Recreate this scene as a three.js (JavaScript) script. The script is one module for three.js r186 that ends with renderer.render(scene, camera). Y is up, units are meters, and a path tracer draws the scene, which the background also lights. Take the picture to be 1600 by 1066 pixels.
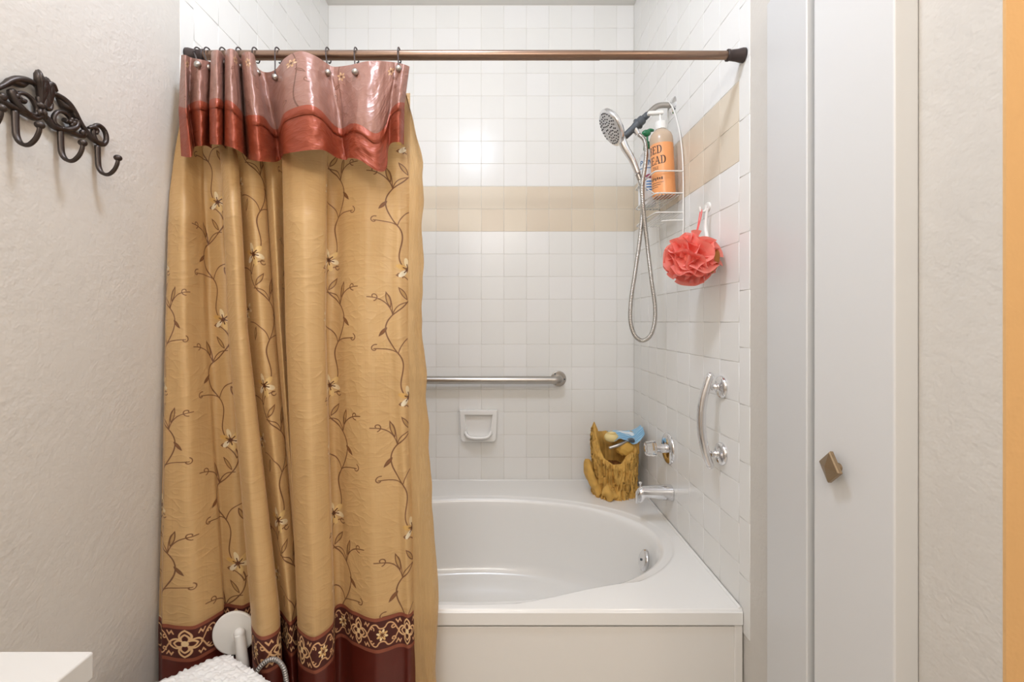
import * as THREE from 'three';
import { RoundedBoxGeometry } from 'three/addons/geometries/RoundedBoxGeometry.js';
import { mergeGeometries, mergeVertices } from 'three/addons/utils/BufferGeometryUtils.js';
import { ImprovedNoise } from 'three/addons/math/ImprovedNoise.js';

// ---------------------------------------------------------------- camera, light, exposure
const scene = new THREE.Scene();
scene.background = new THREE.Color(0x000000);
const EYE = 1.23, FOCAL = 722, VX = 781, VY = 502;
const camera = new THREE.PerspectiveCamera(2 * Math.atan(533 / FOCAL) * 180 / Math.PI, 1600 / 1066, 0.05, 30);
camera.position.set(0, EYE, 0);
camera.lookAt(0, EYE, -1);
camera.setViewOffset(1600, 1066, 800 - VX, 533 - VY, 1600, 1066);
const renderer = new THREE.WebGLRenderer();
renderer.toneMapping = THREE.LinearToneMapping;
renderer.toneMappingExposure = 0.252;
renderer.shadowMap.enabled = true;
const LAMP = { x: -0.2, y: 2.62, z: -0.74, power: 11.6, color: 0xdde9fc };
const HALL = { x: 1.0, y: 2.5, z: 0.35, power: 4.5, color: 0xfff0e0 };
const FILL_BAR = { x: -0.15, y: 2.22, z: 0.93, power: 2.8, color: 0xfffaf4 };

// ---------------------------------------------------------------- helpers
const XL = -0.835, XR = 0.653, ZB = -2.25, TOP = 2.77, RIM = 0.457, P = 0.11;
const V = (x, y, z) => new THREE.Vector3(x, y, z);
let seed = 12345;
const rnd = () => { seed = (seed * 1664525 + 1013904223) >>> 0; return seed / 4294967296; };
const rr = (a, b) => a + (b - a) * rnd();
const noise = new ImprovedNoise();
const nz = (x, y = 0, z = 0) => noise.noise(x, y, z);
const fbm = (x, y, z = 0) => nz(x, y, z) + 0.5 * nz(x * 2.1, y * 2.1, z + 3) + 0.25 * nz(x * 4.3, y * 4.3, z + 7);
// survey helpers: a measured direction and a distance in metres give a point in the room
const W = (px, py, d) => V((px - VX) / FOCAL * d, EYE + (VY - py) / FOCAL * d, -d);
const onR = (px, py, off = 0) => W(px, py, (XR - off) * FOCAL / (px - VX));
const onL = (px, py, off = 0) => W(px, py, (-XL - off) * FOCAL / (VX - px));
const used = {};
function numbered(n) { const k = used[n] = (used[n] ?? -1) + 1; return k ? `${n}_${String(k).padStart(3, '0')}` : n; }
function mesh(name, geo, mat, parent) {
  const m = new THREE.Mesh(geo, mat); m.name = name; m.castShadow = m.receiveShadow = true; parent.add(m); return m;
}
function thing(name, label, category, pos = [0, 0, 0], group) {
  const o = new THREE.Group(); o.name = numbered(name); o.position.set(...pos);
  o.userData = { label, category }; if (group) o.userData.group = group; scene.add(o); return o;
}
function structure(name, label, category) {
  const o = new THREE.Group(); o.name = name; o.userData = { kind: 'structure', label, category }; scene.add(o); return o;
}
const merge = (l) => mergeGeometries(l.map(g => { const q = g.index ? g.toNonIndexed() : g; for (const k of Object.keys(q.attributes)) if (!['position', 'normal', 'uv'].includes(k)) q.deleteAttribute(k); return q; }));
function metreUV(g) {
  const p = g.attributes.position, n = g.attributes.normal, uv = new Float32Array(p.count * 2);
  for (let i = 0; i < p.count; i++) {
    const ax = Math.abs(n.getX(i)), ay = Math.abs(n.getY(i)), az = Math.abs(n.getZ(i));
    const [a, b] = ax > ay && ax > az ? [p.getZ(i), p.getY(i)] : ay > az ? [p.getX(i), p.getZ(i)] : [p.getX(i), p.getY(i)];
    uv[2 * i] = a; uv[2 * i + 1] = b;
  }
  g.setAttribute('uv', new THREE.BufferAttribute(uv, 2)); return g;
}
function box(x0, x1, y0, y1, z0, z1, r = 0) {
  const w = x1 - x0, h = y1 - y0, d = z1 - z0;
  const g = r ? new RoundedBoxGeometry(w, h, d, 3, r) : new THREE.BoxGeometry(w, h, d);
  g.translate((x0 + x1) / 2, (y0 + y1) / 2, (z0 + z1) / 2); return metreUV(g);
}
function tube(pts, r, seg = 48, sides = 10, closed = false) {
  return new THREE.TubeGeometry(new THREE.CatmullRomCurve3(pts, closed, 'centripetal'), seg, r, sides, closed);
}
function taperTube(pts, radii, seg = 32, sides = 10, flat = 1) {   // radius follows the list; closed ends
  const c = new THREE.CatmullRomCurve3(pts, false, 'centripetal'), f = c.computeFrenetFrames(seg), pos = [], idx = [], uv = [];
  for (let i = 0; i <= seg; i++) {
    const t = i / seg, q = c.getPoint(t), k = t * (radii.length - 1), a = Math.min(radii.length - 2, Math.floor(k));
    const r = radii[a] + (radii[a + 1] - radii[a]) * (k - a);
    for (let j = 0; j <= sides; j++) {
      const th = j / sides * Math.PI * 2, cc = Math.cos(th) * r, ss = Math.sin(th) * r * flat;
      pos.push(q.x + f.normals[i].x * cc + f.binormals[i].x * ss, q.y + f.normals[i].y * cc + f.binormals[i].y * ss, q.z + f.normals[i].z * cc + f.binormals[i].z * ss);
      uv.push(t * 20, j / sides);
      if (i < seg && j < sides) { const o = i * (sides + 1) + j; idx.push(o, o + 1, o + sides + 1, o + 1, o + sides + 2, o + sides + 1); }
    }
  }
  for (const [row, t] of [[0, 0], [seg, 1]]) {
    const q = c.getPoint(t), at = pos.length / 3; pos.push(q.x, q.y, q.z); uv.push(0, 0);
    for (let j = 0; j < sides; j++) { const o = row * (sides + 1) + j; row ? idx.push(o, o + 1, at) : idx.push(o + 1, o, at); }
  }
  const g = new THREE.BufferGeometry(); g.setAttribute('position', new THREE.Float32BufferAttribute(pos, 3)); g.setAttribute('uv', new THREE.Float32BufferAttribute(uv, 2));
  g.setIndex(idx); g.computeVertexNormals(); return g;
}
const lathe = (prof, seg = 40) => new THREE.LatheGeometry(prof.map(([r, y]) => new THREE.Vector2(r, y)), seg);
function aim(g, dir, pos) {      // turn +y of a geometry to dir and move it
  const q = new THREE.Quaternion().setFromUnitVectors(V(0, 1, 0), dir.clone().normalize());
  g.applyQuaternion(q); g.translate(pos.x, pos.y, pos.z); return g;
}
const ball = (r, p, sx = 1, sy = 1, sz = 1, a = 20, b = 14) => { const g = new THREE.SphereGeometry(r, a, b); g.scale(sx, sy, sz); g.translate(p.x, p.y, p.z); return g; };
function sheet(nu, nv, f, mapUV) {
  const pos = [], uv = [], idx = [];
  for (let j = 0; j <= nv; j++) for (let i = 0; i <= nu; i++) {
    const p = f(i / nu, j / nv); pos.push(p.x, p.y, p.z);
    const t = mapUV ? mapUV(i / nu, j / nv) : [i / nu, 1 - j / nv]; uv.push(t[0], t[1]);
    if (i < nu && j < nv) { const o = j * (nu + 1) + i; idx.push(o, o + nu + 1, o + 1, o + 1, o + nu + 1, o + nu + 2); }
  }
  const g = new THREE.BufferGeometry(); g.setAttribute('position', new THREE.Float32BufferAttribute(pos, 3)); g.setAttribute('uv', new THREE.Float32BufferAttribute(uv, 2));
  g.setIndex(idx); g.computeVertexNormals(); return g;
}
// ---------------------------------------------------------------- textures
function dataTex(n, f, repeat = 1, srgb = false) {
  const a = new Uint8Array(n * n * 4);
  for (let y = 0; y < n; y++) for (let x = 0; x < n; x++) { const c = f(x / n, y / n), o = (y * n + x) * 4; const q = Array.isArray(c) ? c : [c, c, c]; for (let k = 0; k < 3; k++) a[o + k] = Math.max(0, Math.min(255, q[k] * 255)); a[o + 3] = 255; }
  const t = new THREE.DataTexture(a, n, n); t.magFilter = THREE.LinearFilter; t.minFilter = THREE.LinearFilter; t.wrapS = t.wrapT = THREE.RepeatWrapping;
  t.repeat.set(repeat, repeat); if (srgb) t.colorSpace = THREE.SRGBColorSpace; t.needsUpdate = true; return t;
}
// noise that tiles: blend on a torus
function tn(u, v, s, z) { const a = u * Math.PI * 2, b = v * Math.PI * 2; return nz(Math.cos(a) * s + 10, Math.sin(a) * s + Math.cos(b) * s * 1.01 + 5, Math.sin(b) * s + z); }
const flatN = (u, v, f, z) => { const n = (a, b) => nz(a * f, b * f, z); return (n(u, v) * (1 - u) + n(u - 1, v) * u) * (1 - v) + (n(u, v - 1) * (1 - u) + n(u - 1, v - 1) * u) * v; };
const wallBump = dataTex(512, (u, v) => 0.5 + 0.34 * (flatN(u, v, 11, 1) + 0.8 * flatN(u, v, 25, 4) + 0.5 * flatN(u, v, 55, 9)), 1 / 0.26);
const wallTone = dataTex(256, (u, v) => { const a = 0.965 + 0.03 * flatN(u, v, 5, 2) + 0.025 * flatN(u, v, 17, 6); return [a, a, a]; }, 1 / 0.7);
const weaveBump = dataTex(256, (u, v) => 0.5 + 0.22 * Math.sin(u * Math.PI * 2 * 64) * Math.sin(v * Math.PI * 2 * 64) + 0.2 * tn(u, v, 6, 3));
const creaseBump = dataTex(512, (u, v) => { const r = 1 - Math.abs(tn(u, v, 1.6, 3)) * 2.2, s = 1 - Math.abs(tn(u, v, 3.1, 8)) * 2.4; return 0.5 + 0.22 * Math.max(0, r) ** 3 + 0.16 * Math.max(0, s) ** 3 + 0.1 * tn(u, v, 2, 1); });
const ribs = dataTex(64, (u) => 0.5 + 0.5 * Math.sin(u * Math.PI * 2 * 4));
function canvasTex(w, h, draw) {
  const c = document.createElement('canvas'); c.width = w; c.height = h; draw(c.getContext('2d'), w, h);
  const t = new THREE.CanvasTexture(c); t.colorSpace = THREE.SRGBColorSpace; t.magFilter = THREE.LinearFilter; return t;
}
// ---------------------------------------------------------------- materials
const std = (o) => new THREE.MeshStandardMaterial(o), phy = (o) => new THREE.MeshPhysicalMaterial(o);
const M = {
  paint: std({ color: 0xd9d3ca, map: wallTone, roughness: 0.75, bumpMap: wallBump, bumpScale: 0.0016 }),
  warmLitPaint: std({ color: 0xdcae74, roughness: 0.75, bumpMap: wallBump, bumpScale: 0.0008 }),  // tan-orange carries the glow of the hallway light in the paint colour
  ceiling: std({ color: 0xe9e6e0, roughness: 0.9 }),
  floor: std({ color: 0xcfc8bd, roughness: 0.5 }),
  grout: std({ color: 0xe4e0d8, roughness: 0.9 }),
  trimWhite: phy({ color: 0xdedddb, roughness: 0.4 }),
  tub: phy({ color: 0xf4f2ee, roughness: 0.22, clearcoat: 0.4, clearcoatRoughness: 0.1 }),
  apron: phy({ color: 0xefebe5, roughness: 0.3 }),
  ceramic: phy({ color: 0xf6f4f0, roughness: 0.1, clearcoat: 0.5 }),
  chrome: std({ color: 0xe6e6e8, roughness: 0.09, metalness: 1 }),
  brushed: std({ color: 0xb3aea8, roughness: 0.33, metalness: 1 }),
  hose: std({ color: 0xbdb9b3, roughness: 0.28, metalness: 1, bumpMap: ribs, bumpScale: 0.0008 }),
  bronze: std({ color: 0x8c7464, roughness: 0.3, metalness: 0.9 }),
  bronzeCap: std({ color: 0x3d3230, roughness: 0.5, metalness: 0.2 }),
  iron: std({ color: 0x4a423e, roughness: 0.4, metalness: 0.75 }),
  darkGrey: std({ color: 0x4e5358, roughness: 0.45 }),
  rubber: std({ color: 0x1c1c1e, roughness: 0.6 }),
  wire: phy({ color: 0xefede8, roughness: 0.3 }),
  plastic: phy({ color: 0xf1efea, roughness: 0.35 }),
  nickel: std({ color: 0x9a8468, roughness: 0.34, metalness: 0.85 }),
  towel: std({ color: 0xf1f0ee, roughness: 1 }),
};
const tileWhite = [0xf1efea, 0xefede8, 0xf2f0ec].map(c => phy({ color: c, roughness: 0.22, specularIntensity: 0.5 }));
const tileTan = [0xe3d5c0, 0xe0d1bc, 0xe5d8c4].map(c => phy({ color: c, roughness: 0.24, specularIntensity: 0.5 }));

// ---------------------------------------------------------------- tiles
const TH = 0.007, tileCache = {};
function tileGeo(w, h) {        // lies in xy, faces +z, 34 triangles or fewer
  const key = w.toFixed(4) + '_' + h.toFixed(4); if (tileCache[key]) return tileCache[key];
  const g = 0.0007, rings = [[g, 0], [g, TH - 0.0015], [g + 0.0004, TH - 0.0004], [g + 0.0014, TH]], pos = [], idx = [];
  for (const [i, z] of rings) pos.push(-w / 2 + i, -h / 2 + i, z, w / 2 - i, -h / 2 + i, z, w / 2 - i, h / 2 - i, z, -w / 2 + i, h / 2 - i, z);
  for (let r = 0; r < 3; r++) for (let k = 0; k < 4; k++) { const a = r * 4 + k, b = r * 4 + (k + 1) % 4; idx.push(a, b, a + 4, b, b + 4, a + 4); }
  const q = new THREE.BufferGeometry(); q.setAttribute('position', new THREE.Float32BufferAttribute(pos, 3)); q.setIndex(idx); q.computeVertexNormals();
  const n = pos.length / 3, p2 = [...pos, ...pos.slice(36)], nn = [...q.attributes.normal.array];
  for (let k = 0; k < 4; k++) { nn[(12 + k) * 3] *= 0.03; nn[(12 + k) * 3 + 1] *= 0.03; nn[(12 + k) * 3 + 2] = 1; nn.push(0, 0, 1); }
  for (let k = 12; k < 16; k++) { const l = Math.hypot(nn[k * 3], nn[k * 3 + 1], nn[k * 3 + 2]); for (let j = 0; j < 3; j++) nn[k * 3 + j] /= l; }
  idx.push(n, n + 1, n + 2, n, n + 2, n + 3);
  const o = new THREE.BufferGeometry(); o.setAttribute('position', new THREE.Float32BufferAttribute(p2, 3)); o.setAttribute('normal', new THREE.Float32BufferAttribute(nn, 3)); o.setIndex(idx);
  o.setAttribute('uv', new THREE.Float32BufferAttribute(new Float32Array(p2.length / 3 * 2), 2));
  return tileCache[key] = o;
}
function tile(parent, c, w, h, turn, tan, list) {
  const wob = turn ? 0.0006 : 0.0013;
  const e = new THREE.Euler(rr(-wob, wob), turn + rr(-wob, wob), 0, 'YXZ');
  if (list) { const g = tileGeo(w, h).clone(); g.applyMatrix4(new THREE.Matrix4().compose(c, new THREE.Quaternion().setFromEuler(e), V(1, 1, 1))); list.push(g); return; }
  const m = mesh('tile', tileGeo(w, h), (tan ? tileTan : tileWhite)[Math.floor(rnd() * 3)], parent); m.position.copy(c); m.rotation.copy(e);
}
const ROWS = 21, isBand = (r) => r === 11 || r === 12;         // row 0 stands on the tub deck
const EXTRA = 1;                                                // part row under the ceiling
// ---------------------------------------------------------------- structure
const wallBack = structure('wall_back', 'white square-tiled back wall of the bath alcove with a tan band', 'wall');
mesh('grout_bed', box(XL - 0.15, XR + 0.15, 0, TOP, ZB - 0.12, ZB - 0.0014), M.grout, wallBack);
{
  const cut = 0.77 * P, xs = [[XL, XL + cut]]; for (let i = 0; i < 12; i++) xs.push([XL + cut + i * P, XL + cut + (i + 1) * P]);
  xs.push([XL + cut + 12 * P, XR]);
  for (let r = 0; r < ROWS; r++) for (const [a, b] of xs) {
    const y0 = RIM + r * P, y1 = Math.min(TOP, y0 + P);
    tile(wallBack, V((a + b) / 2, (y0 + y1) / 2, ZB - TH), b - a, y1 - y0, 0, isBand(r));
  }
}
const TF = -1.262, EDGE = -1.208;                               // last full tile joint, outer edge of the bullnose
const wallRight = structure('wall_right', 'right wall, white tile with a tan band beside the tub, beige plaster toward the room', 'wall');
const DO = { z0: -1.105, z1: -0.7225, top: 1.995 };              // closet opening
{
  mesh('grout_bed', box(XR + 0.0014, XR + 0.12, RIM - 0.03, TOP, ZB - 0.01, EDGE - 0.002), M.grout, wallRight);
  mesh('lower_panel', box(XR + 0.003, XR + 0.12, 0, RIM - 0.03, ZB - 0.01, EDGE - 0.002), M.paint, wallRight);
  mesh('plaster', merge([box(XR + 0.002, XR + 0.12, 0, TOP, EDGE - 0.002, DO.z0), box(XR + 0.002, XR + 0.12, 0, TOP, DO.z1, -0.602), box(XR + 0.002, XR + 0.12, DO.top, TOP, DO.z0, DO.z1)]), M.paint, wallRight);
  for (let r = 0; r < ROWS; r++) for (let c = 0; c < 9; c++) {
    const z0 = TF - c * P, z1 = c === 8 ? ZB : z0 - P, y0 = RIM + r * P, y1 = Math.min(TOP, y0 + P);
    tile(wallRight, V(XR + TH, (y0 + y1) / 2, (z0 + z1) / 2), z0 - z1, y1 - y0, -Math.PI / 2, isBand(r));
  }
  for (let k = 0, y = RIM - 0.065; y < TOP - 0.02; k++, y += 0.1535) {
    const y1 = Math.min(TOP, y + 0.1535); tile(wallRight, V(XR + TH, (y + y1) / 2, (TF + EDGE) / 2), EDGE - TF, y1 - y, -Math.PI / 2, false);
  }
}
const wallLeft = structure('wall_left', 'left wall, beige textured plaster with white tile beside the tub', 'wall');
{
  mesh('plaster', box(XL - 0.12, XL - 0.002, 0, TOP, EDGE - 0.002, 1.0), M.paint, wallLeft);
  mesh('grout_bed', box(XL - 0.12, XL - 0.0014, 0, TOP, ZB - 0.01, EDGE - 0.002), M.grout, wallLeft);
  const rest = [], restTan = [];
  for (let r = 0; r < ROWS; r++) for (let c = 0; c < 9; c++) {
    const z0 = TF - c * P, z1 = c === 8 ? ZB : z0 - P, y0 = RIM + r * P, y1 = Math.min(TOP, y0 + P);
    tile(wallLeft, V(XL - TH, (y0 + y1) / 2, (z0 + z1) / 2), z0 - z1, y1 - y0, Math.PI / 2, isBand(r), r >= 11 ? null : rest);
  }
  for (let y = RIM - 0.065; y < TOP - 0.02; y += 0.1535) { const y1 = Math.min(TOP, y + 0.1535); tile(wallLeft, V(XL - TH, (y + y1) / 2, (TF + EDGE) / 2), EDGE - TF, y1 - y, Math.PI / 2, false); }
  const m = mesh('tile_field', mergeGeometries(rest), tileWhite[0], wallLeft); m.userData.kind = 'stuff';
}
{
  const s = (name, label, cat, geo, mat) => { const o = mesh(name, geo, mat, scene); o.userData = { kind: 'structure', label, category: cat }; };
  s('floor', 'tan bathroom floor', 'floor', box(XL - 0.12, 1.82, -0.06, 0, ZB - 0.12, 1.12), M.floor);
  s('ceiling', 'off-white ceiling over the bath alcove', 'ceiling', box(XL - 0.12, 1.82, TOP, TOP + 0.06, ZB - 0.12, 1.12), M.ceiling);
  s('wall_front', 'beige plaster wall behind the viewer', 'wall', box(XL - 0.12, 1.82, 0, TOP, 1.0, 1.12), M.paint);
  s('wall_hall', 'wall end facing the hallway, warm hall light put into its tan colour', 'wall', box(XR + 0.0022, 1.82, 0, TOP, -0.602, -0.598), M.warmLitPaint);
  s('wall_hall_side', 'hallway side wall', 'wall', box(1.7, 1.82, 0, TOP, -0.6, 1.0), M.paint);
  s('wall_closet', 'inside of the linen closet', 'wall', merge([box(1.2, 1.25, 0, TOP, -1.2, -0.602), box(XR + 0.12, 1.2, 0, TOP, -1.2, -1.15)]), M.paint);
}
// ---------------------------------------------------------------- bifold closet door
{
  const d = structure('door_1', 'white flat bifold closet door with a small square knob', 'door');
  const leaf = (x0, z0, x1, z1) => {
    const L = Math.hypot(x1 - x0, z1 - z0), g = new RoundedBoxGeometry(L - 0.004, 1.955, 0.042, 3, 0.003); const m = mesh('door_leaf', g, M.trimWhite, d);
    m.position.set((x0 + x1) / 2 + 0.021, 1.0025, (z0 + z1) / 2); m.rotation.y = Math.atan2(-(z1 - z0), x1 - x0); return m;
  };
  leaf(0.633, -1.094, 0.600, -0.900); leaf(0.601, -0.889, 0.615, -0.7195);
  const track = mesh('top_track', box(0.668, 0.70, 1.982, 1.995, DO.z0 + 0.002, DO.z1 - 0.002), M.bronze, d);
  // square pyramid knob, turned a little on its screw
  const kp = V(0.6068, EYE - 0.261, -0.826);
  const cap = new THREE.BufferGeometry(); { const a = 0.0205, b = 0.0185;
    const v = [[-a, 0, -a], [a, 0, -a], [a, 0, a], [-a, 0, a], [-a, 0.005, -a], [a, 0.005, -a], [a, 0.005, a], [-a, 0.005, a], [-b, 0.007, -b], [b, 0.007, -b], [b, 0.007, b], [-b, 0.007, b], [0, 0.013, 0]];
    const f = []; for (let k = 0; k < 4; k++) { const n = (k + 1) % 4; f.push([k, k + 4, n], [n, k + 4, n + 4], [k + 4, k + 8, n + 4], [n + 4, k + 8, n + 8], [k + 8, 12, n + 8]); } f.push([0, 1, 2], [0, 2, 3]);
    cap.setAttribute('position', new THREE.Float32BufferAttribute(f.flat().flatMap(i => v[i]), 3)); cap.computeVertexNormals(); }
  const knob = mesh('knob', cap, M.nickel, d); knob.userData.label = 'aged brass square pyramid knob';
  const face = Math.atan2(0.014, 0.17);
  const qn = new THREE.Quaternion().setFromUnitVectors(V(0, 1, 0), V(-Math.cos(face), 0, -Math.sin(face)).normalize());
  const spin = new THREE.Quaternion().setFromAxisAngle(V(0, 1, 0), 0.62); knob.quaternion.copy(qn.multiply(spin)); knob.position.copy(kp).add(V(-0.013, 0, 0));
  mesh('knob_stem', aim(new THREE.CylinderGeometry(0.006, 0.008, 0.016, 16), V(-1, 0, 0), kp.clone().add(V(-0.006, 0, 0))), M.nickel, knob.parent);
}
// ---------------------------------------------------------------- ceiling lamp and hall lamp
function ceilingLamp(L, r, label) {
  const o = thing('ceiling_light', label, 'lamp', [L.x, TOP, L.z]);
  mesh('canopy', lathe([[0, -0.012], [r * 1.02, -0.012], [r * 1.05, -0.006], [r * 1.05, 0]], 40), M.bronze, o);
  const dome = std({ color: 0xffffff, emissive: L.color, emissiveIntensity: L.glow ?? 6, roughness: 0.4 });
  const pr = []; for (let k = 0; k <= 12; k++) { const a = k / 12 * Math.PI / 2; pr.push([Math.sin(a) * r, -0.014 - Math.cos(a) * 0.1]); }
  mesh('glass_dome', lathe(pr, 40), dome, o);
  const l = new THREE.PointLight(L.color, L.power, 0, 2); l.position.set(0, L.y - TOP - 0.0, 0); l.castShadow = true; l.shadow.radius = r * 0.8 / 0.02; l.name = 'bulb_light'; o.add(l);
}
ceilingLamp({ ...LAMP, y: TOP - 0.16 }, 0.13, 'round glass ceiling light over the bathroom floor, above the view');
ceilingLamp({ ...HALL, y: TOP - 0.16 }, 0.12, 'warm ceiling light in the hallway to the right of the view');

{ // unseen four-globe fill light, added behind the viewer to even out the brightness
  const o = thing('fill_light_bar', 'added four-globe fill light bar on the wall behind the viewer', 'lamp');
  mesh('back_plate', box(FILL_BAR.x - 0.42, FILL_BAR.x + 0.42, FILL_BAR.y - 0.05, FILL_BAR.y + 0.05, 0.978, 0.9995, 0.004), M.brushed, o);
  for (let k = 0; k < 4; k++) {
    const p = V(FILL_BAR.x - 0.315 + k * 0.21, FILL_BAR.y, FILL_BAR.z - 0.03);
    mesh('socket', aim(new THREE.CylinderGeometry(0.022, 0.026, 0.05, 24), V(0, 0, -1), V(p.x, p.y, 0.955)), M.brushed, o);
    mesh('globe', ball(0.06, p, 1, 1, 1, 28, 20), std({ color: 0xffffff, emissive: FILL_BAR.color, emissiveIntensity: 3, roughness: 0.4 }), o);
    const l = new THREE.PointLight(FILL_BAR.color, FILL_BAR.power, 0, 2); l.position.copy(p); l.castShadow = true; l.shadow.radius = 3; l.name = 'globe_light'; o.add(l);
  }
}
// ---------------------------------------------------------------- bathtub
{
  const o = thing('bathtub', 'white oval soaking bathtub with a flat deck and panelled apron', 'bathtub');
  const x0 = XL + 0.001, x1 = XR - 0.001, zf = -1.238, zb = ZB + 0.001, cx = (x0 + x1) / 2, cz = -1.655;
  const A = 0.650, B = 0.368;
  const N = 160, ringPts = [];
  // rings from the outer rectangle inward to the basin floor
  const el = (t, a, b, e = 2.12) => { const c = Math.cos(t), s = Math.sin(t); return [Math.sign(c) * Math.abs(c) ** (2 / e) * a, Math.sign(s) * Math.abs(s) ** (2 / e) * b]; };
  const rectPt = (t) => { const c = Math.cos(t), s = Math.sin(t), hx = s === 0 ? 0 : 0; // cast a ray from the centre to the rectangle
    const kx = c > 0 ? (x1 - cx) / c : c < 0 ? (x0 - cx) / c : 1e9, kz = s > 0 ? (zf - cz) / s : s < 0 ? (zb - cz) / s : 1e9, k = Math.min(kx, kz); return [c * k, s * k]; };
  const prof = [[1.085, 0.0, 0], [1.075, 0, 0], [1.066, -0.0015, 0], [1.058, -0.004, 0], [1.022, -0.005, 0], [1.006, -0.008, 0], [0.992, -0.02, 0], [0.98, -0.04, 0], [0.955, -0.12, 0], [0.925, -0.20, 0], [0.895, -0.26, 0], [0.85, -0.295, 0], [0.78, -0.312, 0], [0.6, -0.318, 0], [0.3, -0.322, 0], [0, -0.324, 0]];
  const pos = [], idx = [], uv = [];
  const angs = []; for (let i = 0; i < N; i++) angs.push(i / N * Math.PI * 2);
  for (const c of [[x1, zf], [x0, zf], [x1, zb], [x0, zb]]) { let a = Math.atan2(c[1] - cz, c[0] - cx); if (a < 0) a += Math.PI * 2; let b = 0; angs.forEach((q, i) => { if (Math.abs(q - a) < Math.abs(angs[b] - a)) b = i; }); angs[b] = a; }
  const rings = [];
  rings.push((t) => { const [x, z] = rectPt(t); return [x, -0.006, z]; });
  rings.push((t) => { const [x, z] = rectPt(t); return [x * 0.997, -0.001, z * 0.994]; });
  rings.push((t) => { const [x, z] = rectPt(t); return [x * 0.993, 0, z * 0.986]; });
  for (const [s, y] of prof) rings.push((t) => { let [x, z] = el(t, A * s, B * s); const out = s > 1 ? rectPt(t) : null; const clampZ = 0.978;
    if (out) { const lim = Math.hypot(out[0], out[1]) * (0.978 + (1.085 - s) * 0.12), l = Math.hypot(x, z); if (l > lim) { x *= lim / l; z *= lim / l; } } return [x, y, z]; });
  rings.forEach((f, r) => { angs.forEach((t, i) => { const [x, y, z] = f(t); pos.push(cx + x, RIM + y, cz + z); uv.push(i / N, r / 20);
    if (r < rings.length - 1) { const a = r * N + i, b = r * N + (i + 1) % N; idx.push(a, b, a + N, b, b + N, a + N); } }); });
  const g = new THREE.BufferGeometry(); g.setAttribute('position', new THREE.Float32BufferAttribute(pos, 3)); g.setAttribute('uv', new THREE.Float32BufferAttribute(uv, 2)); g.setIndex(idx); g.computeVertexNormals();
  mesh('basin', g, M.tub, o);
  mesh('front_rim', box(x0, x1, RIM - 0.042, RIM - 0.0055, zf - 0.012, zf + 0.003, 0.0035), M.tub, o);
  mesh('apron', box(x0, x1 - 0.02, 0.002, RIM - 0.049, zf - 0.03, zf - 0.004, 0.003), M.apron, o);
  mesh('corner_strip', box(x1 - 0.022, x1, 0.002, RIM - 0.045, zf - 0.03, zf - 0.001, 0.003), M.apron, o);
  const bead = (a, b) => mesh('caulk', aim(new THREE.CylinderGeometry(0.0055, 0.0055, a.distanceTo(b), 10), b.clone().sub(a), a.clone().lerp(b, 0.5)), M.tub, o);
  bead(V(x1 - 0.0052, RIM - 0.001, zf - 0.004), V(x1 - 0.0052, RIM - 0.001, zb)); bead(V(x0, RIM - 0.001, zb + 0.0052), V(x1, RIM - 0.001, zb + 0.0052)); bead(V(x0 + 0.0052, RIM - 0.001, zf - 0.004), V(x0 + 0.0052, RIM - 0.001, zb));
  // overflow plate on the sloping end
  const op = V(0.513, EYE - 0.850, -1.642), od = V(-0.97, 0.24, 0);
  const ov = mesh('overflow_plate', aim(lathe([[0, 0.010], [0.016, 0.011], [0.030, 0.009], [0.036, 0.004], [0.037, -0.004], [0, -0.004]], 40), od, op), M.chrome, o);
  ov.userData.label = 'round chrome overflow plate';
  mesh('screw', aim(new THREE.CylinderGeometry(0.004, 0.004, 0.004, 12), od, op.clone().add(V(-0.0115, 0.003, 0))), M.darkGrey, ov);
}
// ---------------------------------------------------------------- curtain rod
const RODZ = -1.235, RODY = EYE + (VY - 86.5) / FOCAL * 1.235;
{
  const o = thing('curtain_rod', 'dark bronze tension shower curtain rod across the alcove', 'curtain rod');
  mesh('outer_tube', aim(new THREE.CylinderGeometry(0.0125, 0.0125, 1.10, 28), V(1, 0, 0), V(-0.283 + 0.0, RODY, RODZ)), M.bronze, o);
  mesh('inner_tube', aim(new THREE.CylinderGeometry(0.0112, 0.0112, 0.40, 28), V(1, 0, 0), V(0.45, RODY, RODZ)), M.bronze, o);
  const capP = [[0, 0], [0.0185, 0], [0.0185, 0.006], [0.0155, 0.018], [0.0138, 0.034], [0.0135, 0.038], [0.0152, 0.040], [0.0152, 0.045], [0.0125, 0.046]];
  mesh('end_cap', aim(lathe(capP, 32), V(-1, 0, 0), V(XR - 0.001, RODY, RODZ)), M.bronzeCap, o);
  mesh('end_cap', aim(lathe(capP, 32), V(1, 0, 0), V(XL + 0.001, RODY, RODZ)), M.bronzeCap, o);
}
// ---------------------------------------------------------------- shower curtain
const catmull = (a, b, c, d, t) => 0.5 * (2 * b + (c - a) * t + (2 * a - 5 * b + 4 * c - d) * t * t + (3 * b - a - 3 * c + d) * t * t * t);
const splineAt = (arr, x) => { const n = arr.length, i = Math.max(0, Math.min(n - 2, Math.floor(x))), t = x - i; return catmull(arr[Math.max(0, i - 1)], arr[i], arr[i + 1], arr[Math.min(n - 1, i + 2)], t); };
const linAt = (ks, vs, x) => { if (x <= ks[0]) return vs[0]; for (let i = 1; i < ks.length; i++) if (x <= ks[i]) return vs[i - 1] + (vs[i] - vs[i - 1]) * (x - ks[i - 1]) / (ks[i] - ks[i - 1]); return vs[vs.length - 1]; };
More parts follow.
